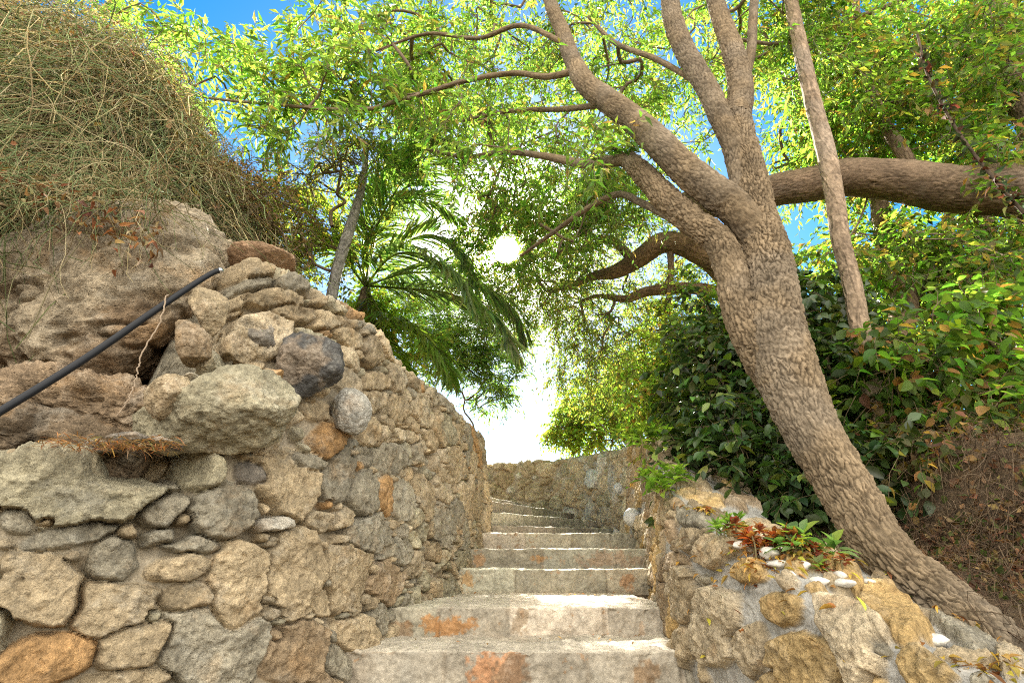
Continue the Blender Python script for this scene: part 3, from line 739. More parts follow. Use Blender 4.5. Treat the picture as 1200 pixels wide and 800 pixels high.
rock_px('boulder', 302, 309, 2.42, 42, 24, .22, 'smooth reddish-brown boulder capping the wall top', 'boulder', (.33, .21, .125), 53, facets=6, cut=.72, amp=.04, rot=10)
rock_px('rock', 247, 428, 1.98, 15, 13, .07, 'small angular tan rock on the perched squared block', 'rock', PAL['grn'], 57, sub=5)
rock_px('rock', 318, 441, 2.06, 12, 10, .06, 'little orange rock wedged between the boulders', 'rock', PAL['org'], 59, sub=5)
rock_px('rock', 225, 443, 1.9, 12, 6, .06, 'flat little grey rock at the left of the squared block', 'rock', PAL['gry'], 61, sub=5)
rock_px('rock', 208, 462, 1.86, 27, 30, .10, 'upright tan rubble rock filling the crevice left of the squared block', 'rock', PAL['tan'], 63, rot=20)
rock_px('rock', 226, 408, 1.92, 22, 30, .10, 'leaning brown rock between the outcrop and the slanting boulder', 'rock', PAL['brn'], 65, rot=12)
rock_px('rock', 244, 366, 1.98, 18, 26, .10, 'narrow tan rock under the metal end of the pipe', 'rock', PAL['tan'], 67, rot=15)
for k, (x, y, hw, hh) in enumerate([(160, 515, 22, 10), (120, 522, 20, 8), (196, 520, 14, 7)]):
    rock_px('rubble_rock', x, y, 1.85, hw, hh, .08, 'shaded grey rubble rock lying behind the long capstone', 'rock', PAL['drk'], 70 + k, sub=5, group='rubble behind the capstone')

# ------------------------------------------------------------------ pipe and lamps
C, r_ = limb_path([(-60, 517, 1.45, 12), (0, 482, 1.52, 11.5), (100, 420, 1.64, 10.5), (190, 358, 1.76, 9), (245, 322, 1.86, 7.5), (262, 316, 1.89, 7)], 60, .84)
pipe = thing('cable_pipe', C[30], 'black pipe slanting across the rock outcrop with a metal end', 'pipe')
a = Acc(); tube(a, C[:56], r_[:56], 20, (.02, .022, .026)); a.build('sheath', plain_mat('black_rubber', (.012, .013, .016), .5, spec=.25), pipe)
a = Acc(); cc = C[54:]; rr = r_[54:] * np.array([1.12, 1.12, 1.1, 1.05, .85, .1]); tube(a, cc, rr, 20, (.5, .5, .5)); a.build('end_cap', plain_mat('dull_metal', (.55, .55, .55), .3, 1.0), pipe)
def glass_mat():
    m, nt = new_mat('frosted_globe'); L = nt.links.new
    p = nd(nt, 'ShaderNodeBsdfPrincipled'); p.inputs['Base Color'].default_value = (.82, .82, .80, 1); p.inputs['Roughness'].default_value = .22
    p.inputs['Transmission Weight'].default_value = .45; p.inputs['IOR'].default_value = 1.3
    L(p.outputs[0], nd(nt, 'ShaderNodeOutputMaterial').inputs[0]); return m
M_GLOBE = glass_mat(); M_METAL = plain_mat('lamp_metal', (.35, .33, .3), .4, .8)
for (x, y, d, rpx, lab) in ((741, 606, 5.35, 10.5, 'nearer and larger round glass globe lamp on the right wall'), (726, 572, 6.35, 6.8, 'smaller farther glass globe lamp on the wall bend')):
    c = at(x, y, d); rad = rpx * mpp(x, y, d); t = thing('globe_lamp', c, lab, 'lamp', 'globe lamps on the wall')
    v, f = ICO[5]; mesh_obj('globe', v * rad + c, f, np.full(len(f), 3), M_GLOBE, t)
    a = Acc(); q = np.array([c + V(rad * .85, 0, -.0), c + V(rad * 1.2, 0, 0), c + V(rad * 2.6, .05, 0)]); tube(a, catmull(q, 8), [rad * .6] * 3 + [rad * .38] * 5, 16, (.3, .3, .3)); a.build('bracket', M_METAL, t)
print('rocks', round(time.time() - T0, 1))
# ------------------------------------------------------------------ trees
BARKC = np.array([.23, .17, .105])
def bark_disp(seed, depth=.012, su=30., sv=10., col=BARKC):
    def fn(a, s, P, rr):
        # plates: cells stretched along the stem, wrapped round it
        rm = float(np.mean(rr)); nu = max(6, round(2 * PI * rm * su)); A = np.repeat(a[None], len(s), 0); Sv = np.repeat(s[:, None], len(a), 1)
        wob = .35 * fbm(P * 9, 3, .6, seed)
        u = A / (2 * PI) * nu; w2 = fbm(P * 26, 3, .6, seed + 3); p = np.stack([u + wob * 1.6 + .6 * w2, Sv * sv + wob + .5 * np.sin(u * 1.1) + .7 * w2 + u * .35], -1)
        # make it periodic by folding both ends together
        d1, d2, cv = cell2(p, seed); p2 = p.copy(); p2[..., 0] -= nu; p2[..., 1] -= nu * .35; e1, e2, cv2 = cell2(p2, seed)
        w = sstep(.9, 1.0, A / (2 * PI)); ed = (d2 - d1) * (1 - w) + (e2 - e1) * w
        pl = sstep(.0, .30, ed) * (.8 + .2 * cv); f1 = fbm(P * 30, 4, .65, seed + 5); f0 = fbm(P * 4, 3, .5, seed + 9)
        lf0 = sstep(-.35, .35, fbm(P * 5.5, 3, .6, seed + 12)); pl = pl * (.55 + .45 * lf0) + .3 * (1 - lf0); f2 = fbm(P * V(70, 70, 24), 3, .65, seed + 15)
        e = depth * .5 * f2 + depth * (pl - .6) + depth * .75 * f1 + rr * .05 * f0
        c = np.asarray(col) * ((.45 + .66 * pl) * (1 + .25 * f1 + .22 * f0 + .22 * f2))[..., None]  # crack shade painted in: colour darkens between the bark plates
        gy = sstep(-.1, .35, fbm(P * 2.3 + 7, 3, .6, seed + 21))[..., None]; c = c * (1 - gy * .28) + c.mean(-1, keepdims=True) * np.array([1.12, 1.04, .92]) * gy * .28
        return e, c.reshape(-1, 3)
    return fn
def stem(root, name, pts, n, sides, seed, mat=M_BARK, depth=.014, su=46., sv=15., col=BARKC, acc=None, ws=1.0):
    C, r = limb_path(pts, n, ws)
    A = acc or Acc(); tube(A, C, r, sides, col, bark_disp(seed, depth, su, sv, col))
    if acc is None: A.build(name, mat, root)
    return C, r
GREEN = (.14, .205, .05)
# --- big leaning tree
base = at(1112, 712, 2.02)
big = thing('tree', base, 'big forked tree with deeply cracked bark leaning beside the right wall', 'tree')
ACC = Acc()
Ct, rt = stem(big, 'trunk', [(1235, 860, 1.75, 130), (1165, 770, 1.9, 108), (1108, 712, 2.02, 88), (1042, 653, 2.15, 76), (993, 577, 2.3, 73), (949, 500, 2.42, 74), (922, 436, 2.52, 82), (908, 380, 2.56, 76), (903, 330, 2.6, 67), (897, 290, 2.63, 61), (887, 255, 2.66, 53), (880, 208, 2.7, 44), (870, 167, 2.75, 38), (863, 137, 2.8, 37)], 760, 230, 1, acc=ACC, ws=.82)
Cb, rb = stem(big, 'trunk', [(925, 470, 2.55, 40), (893, 420, 2.58, 44), (868, 370, 2.6, 40), (857, 318, 2.62, 38), (842, 283, 2.66, 36), (812, 260, 2.72, 35), (780, 232, 2.8, 31), (752, 202, 2.9, 26), (735, 186, 3.0, 19)], 400, 130, 2, acc=ACC, ws=.95)
ACC.build('trunk', M_BARK, big)
limbs = [
    [(893, 285, 2.64, 46), (860, 243, 2.62, 44), (837, 225, 2.62, 43), (804, 200, 2.66, 40), (771, 167, 2.72, 36), (742, 140, 2.8, 33), (712, 118, 2.88, 30), (686, 98, 2.95, 27), (670, 68, 3.05, 22), (659, 37, 3.15, 19), (644, 0, 3.3, 16), (630, -60, 3.5, 12)],
    [(872, 232, 2.70, 24), (860, 172, 2.74, 30), (842, 133, 2.78, 28), (829, 104, 2.82, 27), (804, 62, 2.9, 26), (788, 20, 3.0, 24), (780, -40, 3.2, 20), (760, -110, 3.4, 14)],
    [(863, 140, 2.8, 36), (868, 104, 2.84, 31), (859, 60, 2.9, 26), (838, 0, 3.0, 21), (825, -70, 3.2, 15)],
    [(866, 140, 2.82, 14), (868, 110, 2.9, 16), (880, 60, 3.0, 14), (884, 0, 3.15, 12), (895, -70, 3.3, 8)],
    [(775, 222, 2.85, 16), (745, 190, 2.95, 17), (715, 189, 3.05, 17), (684, 192, 3.2, 14), (638, 183, 3.4, 10), (590, 178, 3.6, 8), (545, 184, 3.8, 6), (500, 175, 4.0, 4)],
    [(822, 271, 2.73, 9), (795, 259, 2.77, 12), (752, 238, 3.0, 11), (723, 228, 3.2, 10), (684, 247, 3.5, 8), (642, 277, 3.9, 6), (610, 300, 4.2, 4)],
    [(672, 84, 3.0, 11), (640, 90, 3.1, 9), (600, 86, 3.2, 8), (545, 95, 3.3, 7), (502, 108, 3.4, 6.5), (468, 118, 3.45, 6), (417, 129, 3.5, 5.5), (315, 122, 3.6, 4.5), (230, 112, 3.7, 3), (180, 90, 3.8, 2)],
    [(660, 50, 3.1, 8), (610, 30, 3.2, 7), (560, 45, 3.35, 6), (500, 40, 3.5, 5), (440, 60, 3.6, 3)],
    [(715, 122, 2.95, 9), (660, 128, 3.3, 8), (600, 130, 3.6, 6), (540, 142, 4.0, 4)],
    [(822, 100, 2.9, 9), (770, 70, 3.1, 8), (720, 50, 3.4, 7), (690, 20, 3.6, 5)],
]
SK = [Ct[::30], Cb[::20]]; SR = []
for k, L_ in enumerate(limbs):
    w0 = L_[0][3]; sides = 96 if w0 > 20 else 40; n = 300 if w0 > 20 else 130
    A = Acc(); C, r = stem(big, 'limb', L_, n, sides, 10 + k, M_BARK if w0 > 20 else M_BARK2, depth=.009 if w0 > 20 else .003, su=46, sv=17, acc=A, ws=.9 if w0 > 20 else .8)
    A.build('limb', M_BARK, big); SK.append(C[10::12])
SK = np.concatenate(SK)
tips = blob([(150, 8, 3.6, 45, 16, .2, 7), (200, 40, 3.7, 40, 20, .2, 6), (250, 85, 3.7, 110, 55, .5, 24), (330, 120, 3.7, 120, 40, .5, 26), (440, 60, 3.9, 120, 80, .7, 55), (560, 60, 4.3, 120, 90, 1.0, 75), (620, 170, 4.8, 120, 80, 1.0, 66), (520, 140, 4.8, 110, 60, 1.0, 48), (700, 60, 4.2, 90, 80, 1.0, 60), (760, 120, 4.6, 100, 90, 1.0, 60), (590, 270, 5.6, 80, 50, .8, 50), (610, 170, 3.4, 110, 50, .4, 15), (560, 115, 3.3, 120, 40, .3, 10), (705, 185, 3.0, 60, 50, .25, 7), (420, 110, 3.4, 90, 40, .3, 8), (945, 190, 5.4, 60, 70, .6, 45), (470, 190, 5.2, 60, 50, .8, 26),
             (640, 250, 5.4, 100, 60, 1.0, 80), (720, 240, 5.2, 70, 60, .8, 60), (880, 50, 4.3, 110, 70, .9, 100), (620, -50, 4.2, 280, 60, 1.2, 110), (960, 60, 4.4, 90, 80, .8, 60)])
arr, cnt, chains, tp, dr = grow(SK, None, tips)
tw = Acc(); branches(tw, arr, cnt, chains, .0038, (.20, .15, .11), .022)
lf = Acc()
tx_, _, _ = to_px(tp); nearl = tx_ < 500
for m_, Ls, Ws, nl_ in ((nearl, .125, .032, 12), (~nearl, .092, .026, 11)):
    sprays(tw, lf, tp[m_], dr[m_], 5, .36, nl_, Ls, Ws, GREEN, (.22, .18, .11), .3, [(.20, .27, .06), (.24, .29, .11), (.28, .21, .08), (.10, .17, .04)], .40, droop=.45, mask=sun_gap, st=1)
tw.build('branches', M_TWIG, big); lf.build('crown', M_LEAF, big)
print('big tree', round(time.time() - T0, 1), lf.n)

def tree(name, label, stems, blobs, leaf, twc=(.2, .15, .11), col=BARKC, base_i=0, group=None, k=5, mat=M_LEAF, barkmat=M_BARK2, depth=.006, r0=.0035, rmax=.02, cat='tree', sides=40, sk_extra=None, seg=.22, twigs=True):
    """stems: pixel paths from the ground up; leaf: dict for sprays"""
    p0 = stems[0][0]; t = thing(name, at(p0[0], p0[1], p0[2]), label, cat, group); sk = []
    for q, s_ in enumerate(stems):
        A = Acc(); C, r = stem(t, 'trunk', s_, 150 if q else 220, sides, 40 + q + len(label), acc=A, depth=depth, su=26, sv=13, col=col)
        A.build('trunk' if q == 0 else 'limb', barkmat, t); sk.append(C[::10] if q else C[len(C) // 3::10])
    tips = blob(blobs); arr, cnt, chains, tp, dr = grow(np.concatenate(sk), None, tips, seg)
    tw = Acc(); branches(tw, arr, cnt, chains, r0, twc, rmax); lf = Acc()
    sprays(tw if twigs else None, lf, tp, dr, k, twcol=twc, mask=sun_gap, **leaf)
    tw.build('branches', M_TWIG, t); lf.build('crown', mat, t)
    print(name, lf.n); return t
FINE = dict(Lt=.38, nl=13, Ll=.068, Wl=.02, base=(.17, .215, .065), var=.3, alt=[(.22, .21, .05), (.28, .19, .07)], palt=.25, droop=.7)
MED = dict(Lt=.36, nl=11, Ll=.10, Wl=.042, base=(.105, .17, .035), var=.3, alt=[(.2, .24, .05), (.27, .18, .06)], palt=.28, droop=.45)
# gnarled tree with hanging foliage behind the fork
tree('tree', 'gnarled brown tree behind the fork with fine hanging foliage over the steps', [
    [(905, 500, 5.6, 36), (880, 380, 5.5, 34), (850, 320, 5.4, 30), (812, 292, 5.4, 27), (778, 284, 5.5, 25), (750, 302, 5.7, 22), (722, 318, 5.9, 17), (694, 324, 6.1, 10), (668, 336, 6.3, 5), (640, 342, 6.6, 2)],
    [(870, 350, 5.5, 16), (816, 338, 5.6, 14), (761, 341, 5.8, 12), (733, 350, 6.0, 9), (700, 347, 6.3, 5), (672, 356, 6.6, 2)],
    [(785, 285, 5.5, 8), (786, 320, 5.5, 7), (782, 360, 5.6, 6), (772, 395, 5.8, 4)],
    [(742, 305, 5.7, 12), (715, 280, 6.0, 9), (690, 290, 6.3, 7), (650, 300, 6.8, 4)]],
    [(700, 330, 6.6, 90, 55, 1.2, 105), (640, 350, 7.2, 70, 60, 1.0, 85), (740, 400, 6.6, 80, 60, 1.0, 100), (680, 420, 7.4, 40, 60, .6, 60), (800, 330, 6.2, 60, 80, .8, 60), (640, 260, 7.4, 90, 60, 1.0, 55), (700, 270, 7, 70, 50, 1, 45), (590, 320, 7.6, 60, 70, .8, 90), (560, 250, 7.6, 60, 50, .8, 40)],
    FINE, col=(.27, .18, .11))
# old tree on the right whose limb crosses level
tree('tree', 'old tree at the right edge with a massive level limb crossing behind the fork', [
    [(1480, 760, 3.3, 110), (1450, 560, 3.5, 100), (1390, 380, 3.7, 90), (1310, 270, 3.9, 78), (1200, 226, 4.05, 62), (1117, 222, 4.15, 54), (1054, 212, 4.2, 47), (992, 208, 4.25, 43), (950, 216, 4.3, 40), (904, 224, 4.4, 36), (850, 240, 4.6, 30), (800, 235, 5.0, 18)],
    [(1300, 265, 3.9, 50), (1220, 150, 4.1, 40), (1180, 50, 4.3, 30), (1150, -60, 4.5, 18)],
    [(1080, 215, 4.2, 16), (1030, 130, 4.3, 12), (1010, 60, 4.5, 9), (1000, -20, 4.7, 6)],
    [(937, 44, 4.4, 6), (992, 25, 4.4, 6), (1058, 0, 4.4, 5), (1120, -30, 4.5, 4)]],
    [(1080, 80, 4.6, 120, 100, .9, 120), (1150, 170, 4.3, 80, 80, .7, 60), (1000, 130, 4.8, 90, 90, .8, 90), (1180, 40, 4.0, 80, 80, .6, 50), (1050, 290, 4.6, 120, 50, .6, 50), (1160, 300, 4.2, 70, 60, .6, 45)],
    MED, col=(.21, .15, .10), sides=150, depth=.009, barkmat=M_BARK)
# slim pale stem, and two more behind
tree('tree', 'slim straight pale stem crossing in front of the massive level limb', [
    [(1045, 540, 3.1, 22), (1022, 450, 3.15, 22), (1008, 385, 3.2, 21), (998, 330, 3.25, 20), (985, 280, 3.3, 20), (978, 230, 3.35, 20), (968, 178, 3.4, 20), (954, 125, 3.45, 18), (938, 56, 3.55, 16), (927, 0, 3.65, 14), (915, -80, 3.8, 10)]],
    [(940, -60, 3.8, 90, 60, .5, 40), (960, 40, 4.0, 60, 50, .4, 16)], MED, col=(.34, .25, .17), depth=.003)
tree('tree', 'crooked brown trunk rising from the earth bank behind the leafy sprays', [
    [(1125, 650, 3.7, 46), (1092, 580, 3.9, 38), (1062, 500, 4.1, 32), (1048, 425, 4.3, 28), (1060, 355, 4.5, 27), (1045, 305, 4.7, 22), (1034, 270, 4.8, 19), (1028, 200, 5.0, 16), (1030, 120, 5.2, 12)],
    [(1060, 360, 4.5, 18), (1090, 310, 4.6, 14), (1110, 260, 4.8, 10), (1140, 180, 5.0, 8)]],
    [(1060, 330, 5.0, 110, 80, .6, 90), (1040, 160, 5.4, 110, 90, .7, 80), (1150, 400, 4.4, 60, 70, .5, 40)], MED, col=(.23, .155, .095))
tree('tree', 'thin upright trunk at the top right among green leaves', [
    [(1190, 480, 5.0, 22), (1165, 330, 5.1, 18), (1150, 220, 5.15, 16), (1144, 142, 5.2, 15), (1140, 83, 5.3, 14), (1133, 0, 5.4, 13), (1125, -90, 5.6, 10)]],
    [(1130, 60, 5.8, 110, 110, .6, 110), (1190, 260, 5.4, 60, 90, .5, 50), (1130, -60, 5.6, 110, 50, .6, 40)], MED, col=(.25, .17, .11))
print('trees', round(time.time() - T0, 1))
# ------------------------------------------------------------------ shrubs
def shrub(name, label, root, blobs, leaf, k=4, mat=M_LEAF, st=1, twc=(.16, .12, .07), cat='shrub', group=None, r0=.003):
    base = at(*root); t = thing(name, base, label, cat, group)
    tips = blob(blobs); up = tips.mean(0) - base
    sk = np.array([base + up * q * .5 + rng.normal(size=3) * .05 for q in np.linspace(0, 1, 7)])
    arr, cnt, chains, tp, dr = grow(sk, None, tips, .18); tw = Acc(); branches(tw, arr, cnt, chains, r0, twc, .016); tube(tw, catmull(sk, 16), np.linspace(.02, .012, 16), 7, twc)
    lf = Acc(); sprays(tw, lf, tp, dr, k, twcol=twc, st=st, mask=sun_gap, **leaf)
    tw.build('stems', M_TWIG, t); lf.build('foliage', mat, t); print(name, lf.n); return t
DARK = dict(Lt=.30, nl=9, Ll=.08, Wl=.046, base=(.042, .08, .022), var=.35, alt=[(.06, .11, .025), (.11, .16, .03), (.15, .2, .04)], palt=.28, droop=.35)
shrub('ivy_bush', 'dense dark glossy ivy bush behind the big leaning trunk', (880, 610, 3.6),
      [(860, 450, 3.9, 75, 90, .5, 130), (880, 530, 3.5, 90, 80, .5, 165), (950, 400, 3.7, 90, 80, .4, 110), (1000, 480, 3.6, 70, 90, .4, 110), (930, 580, 3.2, 60, 50, .3, 60), (840, 380, 4.6, 50, 50, .5, 40), (1000, 570, 3.0, 50, 60, .3, 50)], DARK, 4, M_DARKLEAF, 3)
LIT = dict(Lt=.28, nl=10, Ll=.075, Wl=.04, base=(.22, .28, .06), var=.3, alt=[(.26, .30, .06), (.3, .2, .06)], palt=.25, droop=.35)
shrub('bush', 'sunlit yellow-green bush spilling over the curving back wall', (715, 520, 9.3), [(700, 490, 9.3, 55, 40, .6, 150), (740, 460, 8.5, 50, 50, .7, 130), (670, 505, 9.5, 28, 25, .4, 50), (775, 440, 5.4, 50, 60, .5, 110), (800, 520, 5.0, 40, 30, .4, 40), (820, 370, 5.4, 50, 50, .5, 40)], LIT, 5)
SPR = dict(Lt=.30, nl=9, Ll=.085, Wl=.052, base=(.09, .15, .03), var=.3, alt=[(.16, .2, .03), (.3, .15, .06)], palt=.2, droop=.35)
shrub('leafy_shrub', 'broad-leaved green shrub with lit sprays at the right edge', (1220, 560, 2.9), [(1090, 420, 3.0, 95, 45, .3, 34), (1150, 380, 3.0, 70, 60, .3, 24), (1050, 460, 3.1, 50, 35, .25, 14), (1170, 470, 2.9, 50, 40, .3, 16)], SPR, 3, M_LEAF, 3)
shrub('creeper', 'brownish creeper trailing over the earth bank at right', (1190, 570, 2.9), [(1140, 500, 3.0, 100, 45, .3, 100), (1185, 570, 2.6, 40, 60, .2, 40), (1085, 545, 2.8, 45, 45, .3, 44), (1190, 430, 3.2, 40, 70, .3, 40)],
      dict(Lt=.26, nl=7, Ll=.055, Wl=.035, base=(.08, .10, .03), var=.35, alt=[(.22, .13, .05), (.28, .16, .07)], palt=.4, droop=.7), 3, M_LEAF, 3, cat='creeper')
# hanging branch with withered leaves
hb = thing('hanging_branch', at(1190, 245, 2.4), 'slender hanging branch with withered dark leaves', 'branch')
C, r = limb_path([(1200, 250, 2.4, 5), (1165, 210, 2.4, 4.5), (1120, 150, 2.45, 4), (1088, 90, 2.5, 3.5), (1075, 40, 2.55, 3)], 60); a = Acc(); tube(a, C, r * .8, 8, (.09, .065, .045)); a.build('stem', M_TWIG, hb)
lf = Acc(); n = 150; i = rng.integers(3, 60, n); leaves(lf, C[i] + rng.normal(size=(n, 3)) * .015, rand_unit(n) + V(0, 0, -.5), rand_unit(n), .035 + .035 * rng.random(n), .02 + .02 * rng.random(n), leaf_cols(n, (.045, .055, .025), .3, [(.05, .08, .03), (.09, .04, .025)], .5), 3, .5, .7); lf.build('leaves', M_DRY, hb)
# left: tangled shrub behind the wall
BR = dict(Lt=.34, nl=12, Ll=.065, Wl=.028, base=(.22, .26, .05), var=.35, alt=[(.22, .15, .06), (.2, .2, .04)], palt=.4, droop=.5)
tree('tree', 'small grey-stemmed tree behind the left wall with yellowing leaves', [[(378, 420, 4.6, 14), (391, 335, 4.6, 13), (401, 295, 4.65, 13), (413, 258, 4.7, 12), (425, 215, 4.8, 8), (430, 170, 4.9, 5)]],
     [(350, 260, 4.8, 70, 70, .5, 55), (410, 240, 5.2, 40, 50, .4, 18), (300, 250, 4.3, 50, 50, .4, 30), (360, 300, 4.8, 50, 40, .4, 26)], BR, col=(.3, .28, .25), depth=.002, k=4)
shrub('dry_bush', 'dark dry bush standing on the left bank like a nest', (395, 260, 4.4), [(402, 175, 4.4, 42, 36, .3, 72), (355, 205, 4.4, 35, 26, .3, 24)], dict(Lt=.2, nl=12, Ll=.03, Wl=.012, base=(.12, .12, .045), var=.35, alt=[(.2, .13, .06)], palt=.3, droop=.3), 5)
shrub('shrub', 'reddish-brown thicket at the back of the left bank', (270, 300, 3.3), [(280, 225, 3.5, 65, 36, .3, 70), (325, 260, 3.8, 45, 50, .3, 36), (240, 210, 3.2, 50, 30, .3, 40)], dict(Lt=.24, nl=9, Ll=.032, Wl=.013, base=(.22, .14, .06), var=.35, alt=[(.24, .15, .07), (.14, .16, .04)], palt=.5, droop=.5), 4, M_DRY)
OLE = dict(Lt=.36, nl=16, Ll=.13, Wl=.02, base=(.12, .18, .06), var=.3, alt=[(.17, .2, .05)], palt=.3, droop=.25)
shrub('oleander', 'narrow-leaved oleander beyond the far end of the left wall', (560, 560, 8.0), [(570, 440, 8.0, 38, 42, .5, 60), (540, 400, 8.0, 45, 35, .5, 50), (500, 410, 7.4, 40, 40, .5, 40), (535, 355, 8.6, 60, 50, .6, 75), (590, 385, 9.0, 34, 42, .5, 36), (480, 330, 9, 50, 40, .6, 40)], OLE, 4)
shrub('shrub', 'yellow-green bush between the palm and the left wall', (470, 450, 6.6), [(470, 390, 6.6, 50, 40, .4, 50), (430, 350, 6.2, 40, 40, .4, 40)], LIT, 4)
# ------------------------------------------------------------------ palm
palm = thing('palm_tree', at(430, 480, 5.6), 'date palm with arching feathery fronds behind the left wall', 'palm')
A = Acc(); stem(palm, 'trunk', [(430, 480, 5.6, 26), (430, 420, 5.6, 26), (428, 365, 5.6, 20), (428, 338, 5.6, 8)], 120, 50, 91, acc=A, depth=.02, su=12, sv=10, col=(.2, .15, .1)); A.build('trunk', M_BARK2, palm)
def frond(pts, Lf, col, n=100, droop=.35):
    C = catmull(np.array([at(p[0], p[1], p[2] * .80) for p in pts]), n * 3); t, nn, b = frames(C); a = Acc()
    tube(a, C, np.linspace(.016, .004, len(C)), 6, (.15, .17, .06))
    i = np.linspace(len(C) * .1, len(C) - 2, n).astype(int)
    for sg in (1, -1):
        f = np.linspace(0, 1, n); L_ = Lf * np.sin(PI * (.16 + .8 * f)) ** .7 * (.9 + .2 * rng.random(n))
        sd = nrm(np.cross(t[i], V(0, 0, 1))) * sg
        d = nrm(t[i] * (.75 + .3 * f[:, None]) + sd * .8 + V(0, 0, .25) + rng.normal(size=(n, 3)) * .10)
        leaves(a, C[i], d, nrm(V(0, 0, 1) + rng.normal(size=(n, 3)) * .25), L_, np.full(n, .032), leaf_cols(n, col, .2), 3, droop, .3)
    return a.build('frond', M_PALM, palm)
o_ = (428, 335, 7.0)
frond([o_, (440, 270, 6.8), (470, 215, 6.5), (505, 180, 6.2), (530, 168, 6.0)], .62, (.13, .175, .075), droop=.7)
frond([o_, (465, 292, 7.0), (505, 275, 6.9), (540, 298, 6.8), (556, 335, 6.7)], .55, (.13, .175, .08), droop=.5)
frond([o_, (475, 338, 6.8), (530, 345, 6.6), (580, 375, 6.4), (606, 418, 6.3)], .60, (.13, .175, .075), droop=.5)
frond([o_, (450, 370, 6.7), (485, 385, 6.5), (515, 415, 6.3), (530, 450, 6.2)], .50, (.11, .16, .03), droop=.45)
frond([o_, (410, 280, 7.2), (380, 240, 7.3), (340, 230, 7.4)], .5, (.08, .11, .03))
frond([o_, (480, 320, 7.4), (550, 325, 7.6), (600, 360, 7.7), (618, 400, 7.8)], .6, (.13, .175, .075), droop=.5)
frond([o_, (440, 385, 6.6), (455, 410, 6.3), (480, 440, 6.1)], .45, (.13, .18, .03))
frond([o_, (450, 255, 7.3), (500, 235, 7.6), (545, 260, 7.8)], .5, (.11, .16, .05), droop=.5)
frond([o_, (425, 285, 6.9), (440, 235, 6.9), (470, 195, 7.0)], .5, (.12, .17, .06), droop=.4)
frond([o_, (400, 300, 6.8), (375, 285, 6.6), (350, 300, 6.4)], .5, (.13, .18, .05), droop=.5)
frond([o_, (460, 300, 6.4), (500, 300, 6.1), (540, 330, 5.9), (560, 370, 5.8)], .5, (.14, .19, .08), droop=.5)
print('shrubs', round(time.time() - T0, 1))
# ------------------------------------------------------------------ dry vines on the left bank
def ray_ground(px, py, lo=1.7, hi=7.0):
    d = np.linspace(lo, hi, 90); v = F_ + V((px - 600) / 600, 0, 0) + U_ * ((400 - py) / 600)
    P = CAM + v[None] * (d / v[1])[:, None]; g = ground_h(P[:, 0], P[:, 1]); k = np.where(P[:, 2] < g)[0]
    return P[k[0]] if len(k) else None
def outside_rock(p):    # push above the outcrop
    return p
starts = []
while len(starts) < 2600:
    x, y = rng.uniform(-90, 318), rng.uniform(-60, 290); q = ray_ground(x, y)
    if q is not None and q[1] < 6: starts.append(q)
starts = np.array(starts); 
def vines(n, L, rad, cols, lift, up=.1, K=11, wander=.5):
    P = np.zeros((n, K, 3)); p = starts[rng.integers(0, len(starts), n)] + rng.normal(size=(n, 3)) * .1
    d = nrm(rng.normal(size=(n, 3)) * V(1, .6, .5) + V(.25, -.25, -.1)); seg = L * (.5 + .8 * rng.random((n, 1))) / K
    for k in range(K):
        g = ground_h(p[:, 0], p[:, 1]); off = lift * (.2 + rng.random(n)) * math.sin(PI * (k + .6) / K); p[:, 2] = np.where(g - p[:, 2] > -.02, np.maximum(p[:, 2], np.minimum(g + off, p[:, 2] + .12)), p[:, 2] - .25 * np.minimum(np.maximum(p[:, 2] - g - off, 0), .3)); P[:, k] = p
        d = nrm(d + rng.normal(size=(n, 3)) * wander + V(0, -.05, -.06)); p = p + d * seg
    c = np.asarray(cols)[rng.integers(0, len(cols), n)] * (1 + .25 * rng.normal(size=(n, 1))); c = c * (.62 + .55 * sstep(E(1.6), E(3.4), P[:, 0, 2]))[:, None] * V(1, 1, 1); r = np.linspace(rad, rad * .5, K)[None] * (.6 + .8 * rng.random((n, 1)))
    return P, r, c
a = Acc(); vc = [(.46, .39, .21), (.36, .34, .18), (.23, .28, .12), (.52, .45, .27), (.25, .19, .10), (.19, .25, .11), (.27, .31, .13)]
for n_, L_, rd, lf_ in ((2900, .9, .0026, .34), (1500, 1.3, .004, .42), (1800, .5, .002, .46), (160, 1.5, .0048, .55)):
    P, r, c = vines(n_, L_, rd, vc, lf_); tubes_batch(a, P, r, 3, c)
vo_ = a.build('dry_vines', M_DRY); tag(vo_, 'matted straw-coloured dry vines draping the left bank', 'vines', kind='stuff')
# vines hanging over the front of the outcrop
a = Acc(); n = 520; K = 9; P = np.zeros((n, K, 3)); p = np.array([at(rng.uniform(-80, 200), rng.uniform(185, 250), rng.uniform(1.75, 2.0)) for _ in range(n)]); d = nrm(rng.normal(size=(n, 3)) + V(.2, -.3, .1)); sg = (.03 + .05 * rng.random((n, 1)))
for k in range(K): P[:, k] = p; d = nrm(d + rng.normal(size=(n, 3)) * .4 + V(0, .02, -.16)); p = p + d * sg
tubes_batch(a, P, np.linspace(.0022, .001, K)[None].repeat(n, 0), 3, np.asarray(vc)[rng.integers(0, 6, n)]); o = a.build('trailing_stalks', M_DRY); tag(o, 'thin dry stalks trailing over the top of the outcrop', 'vines', kind='stuff')
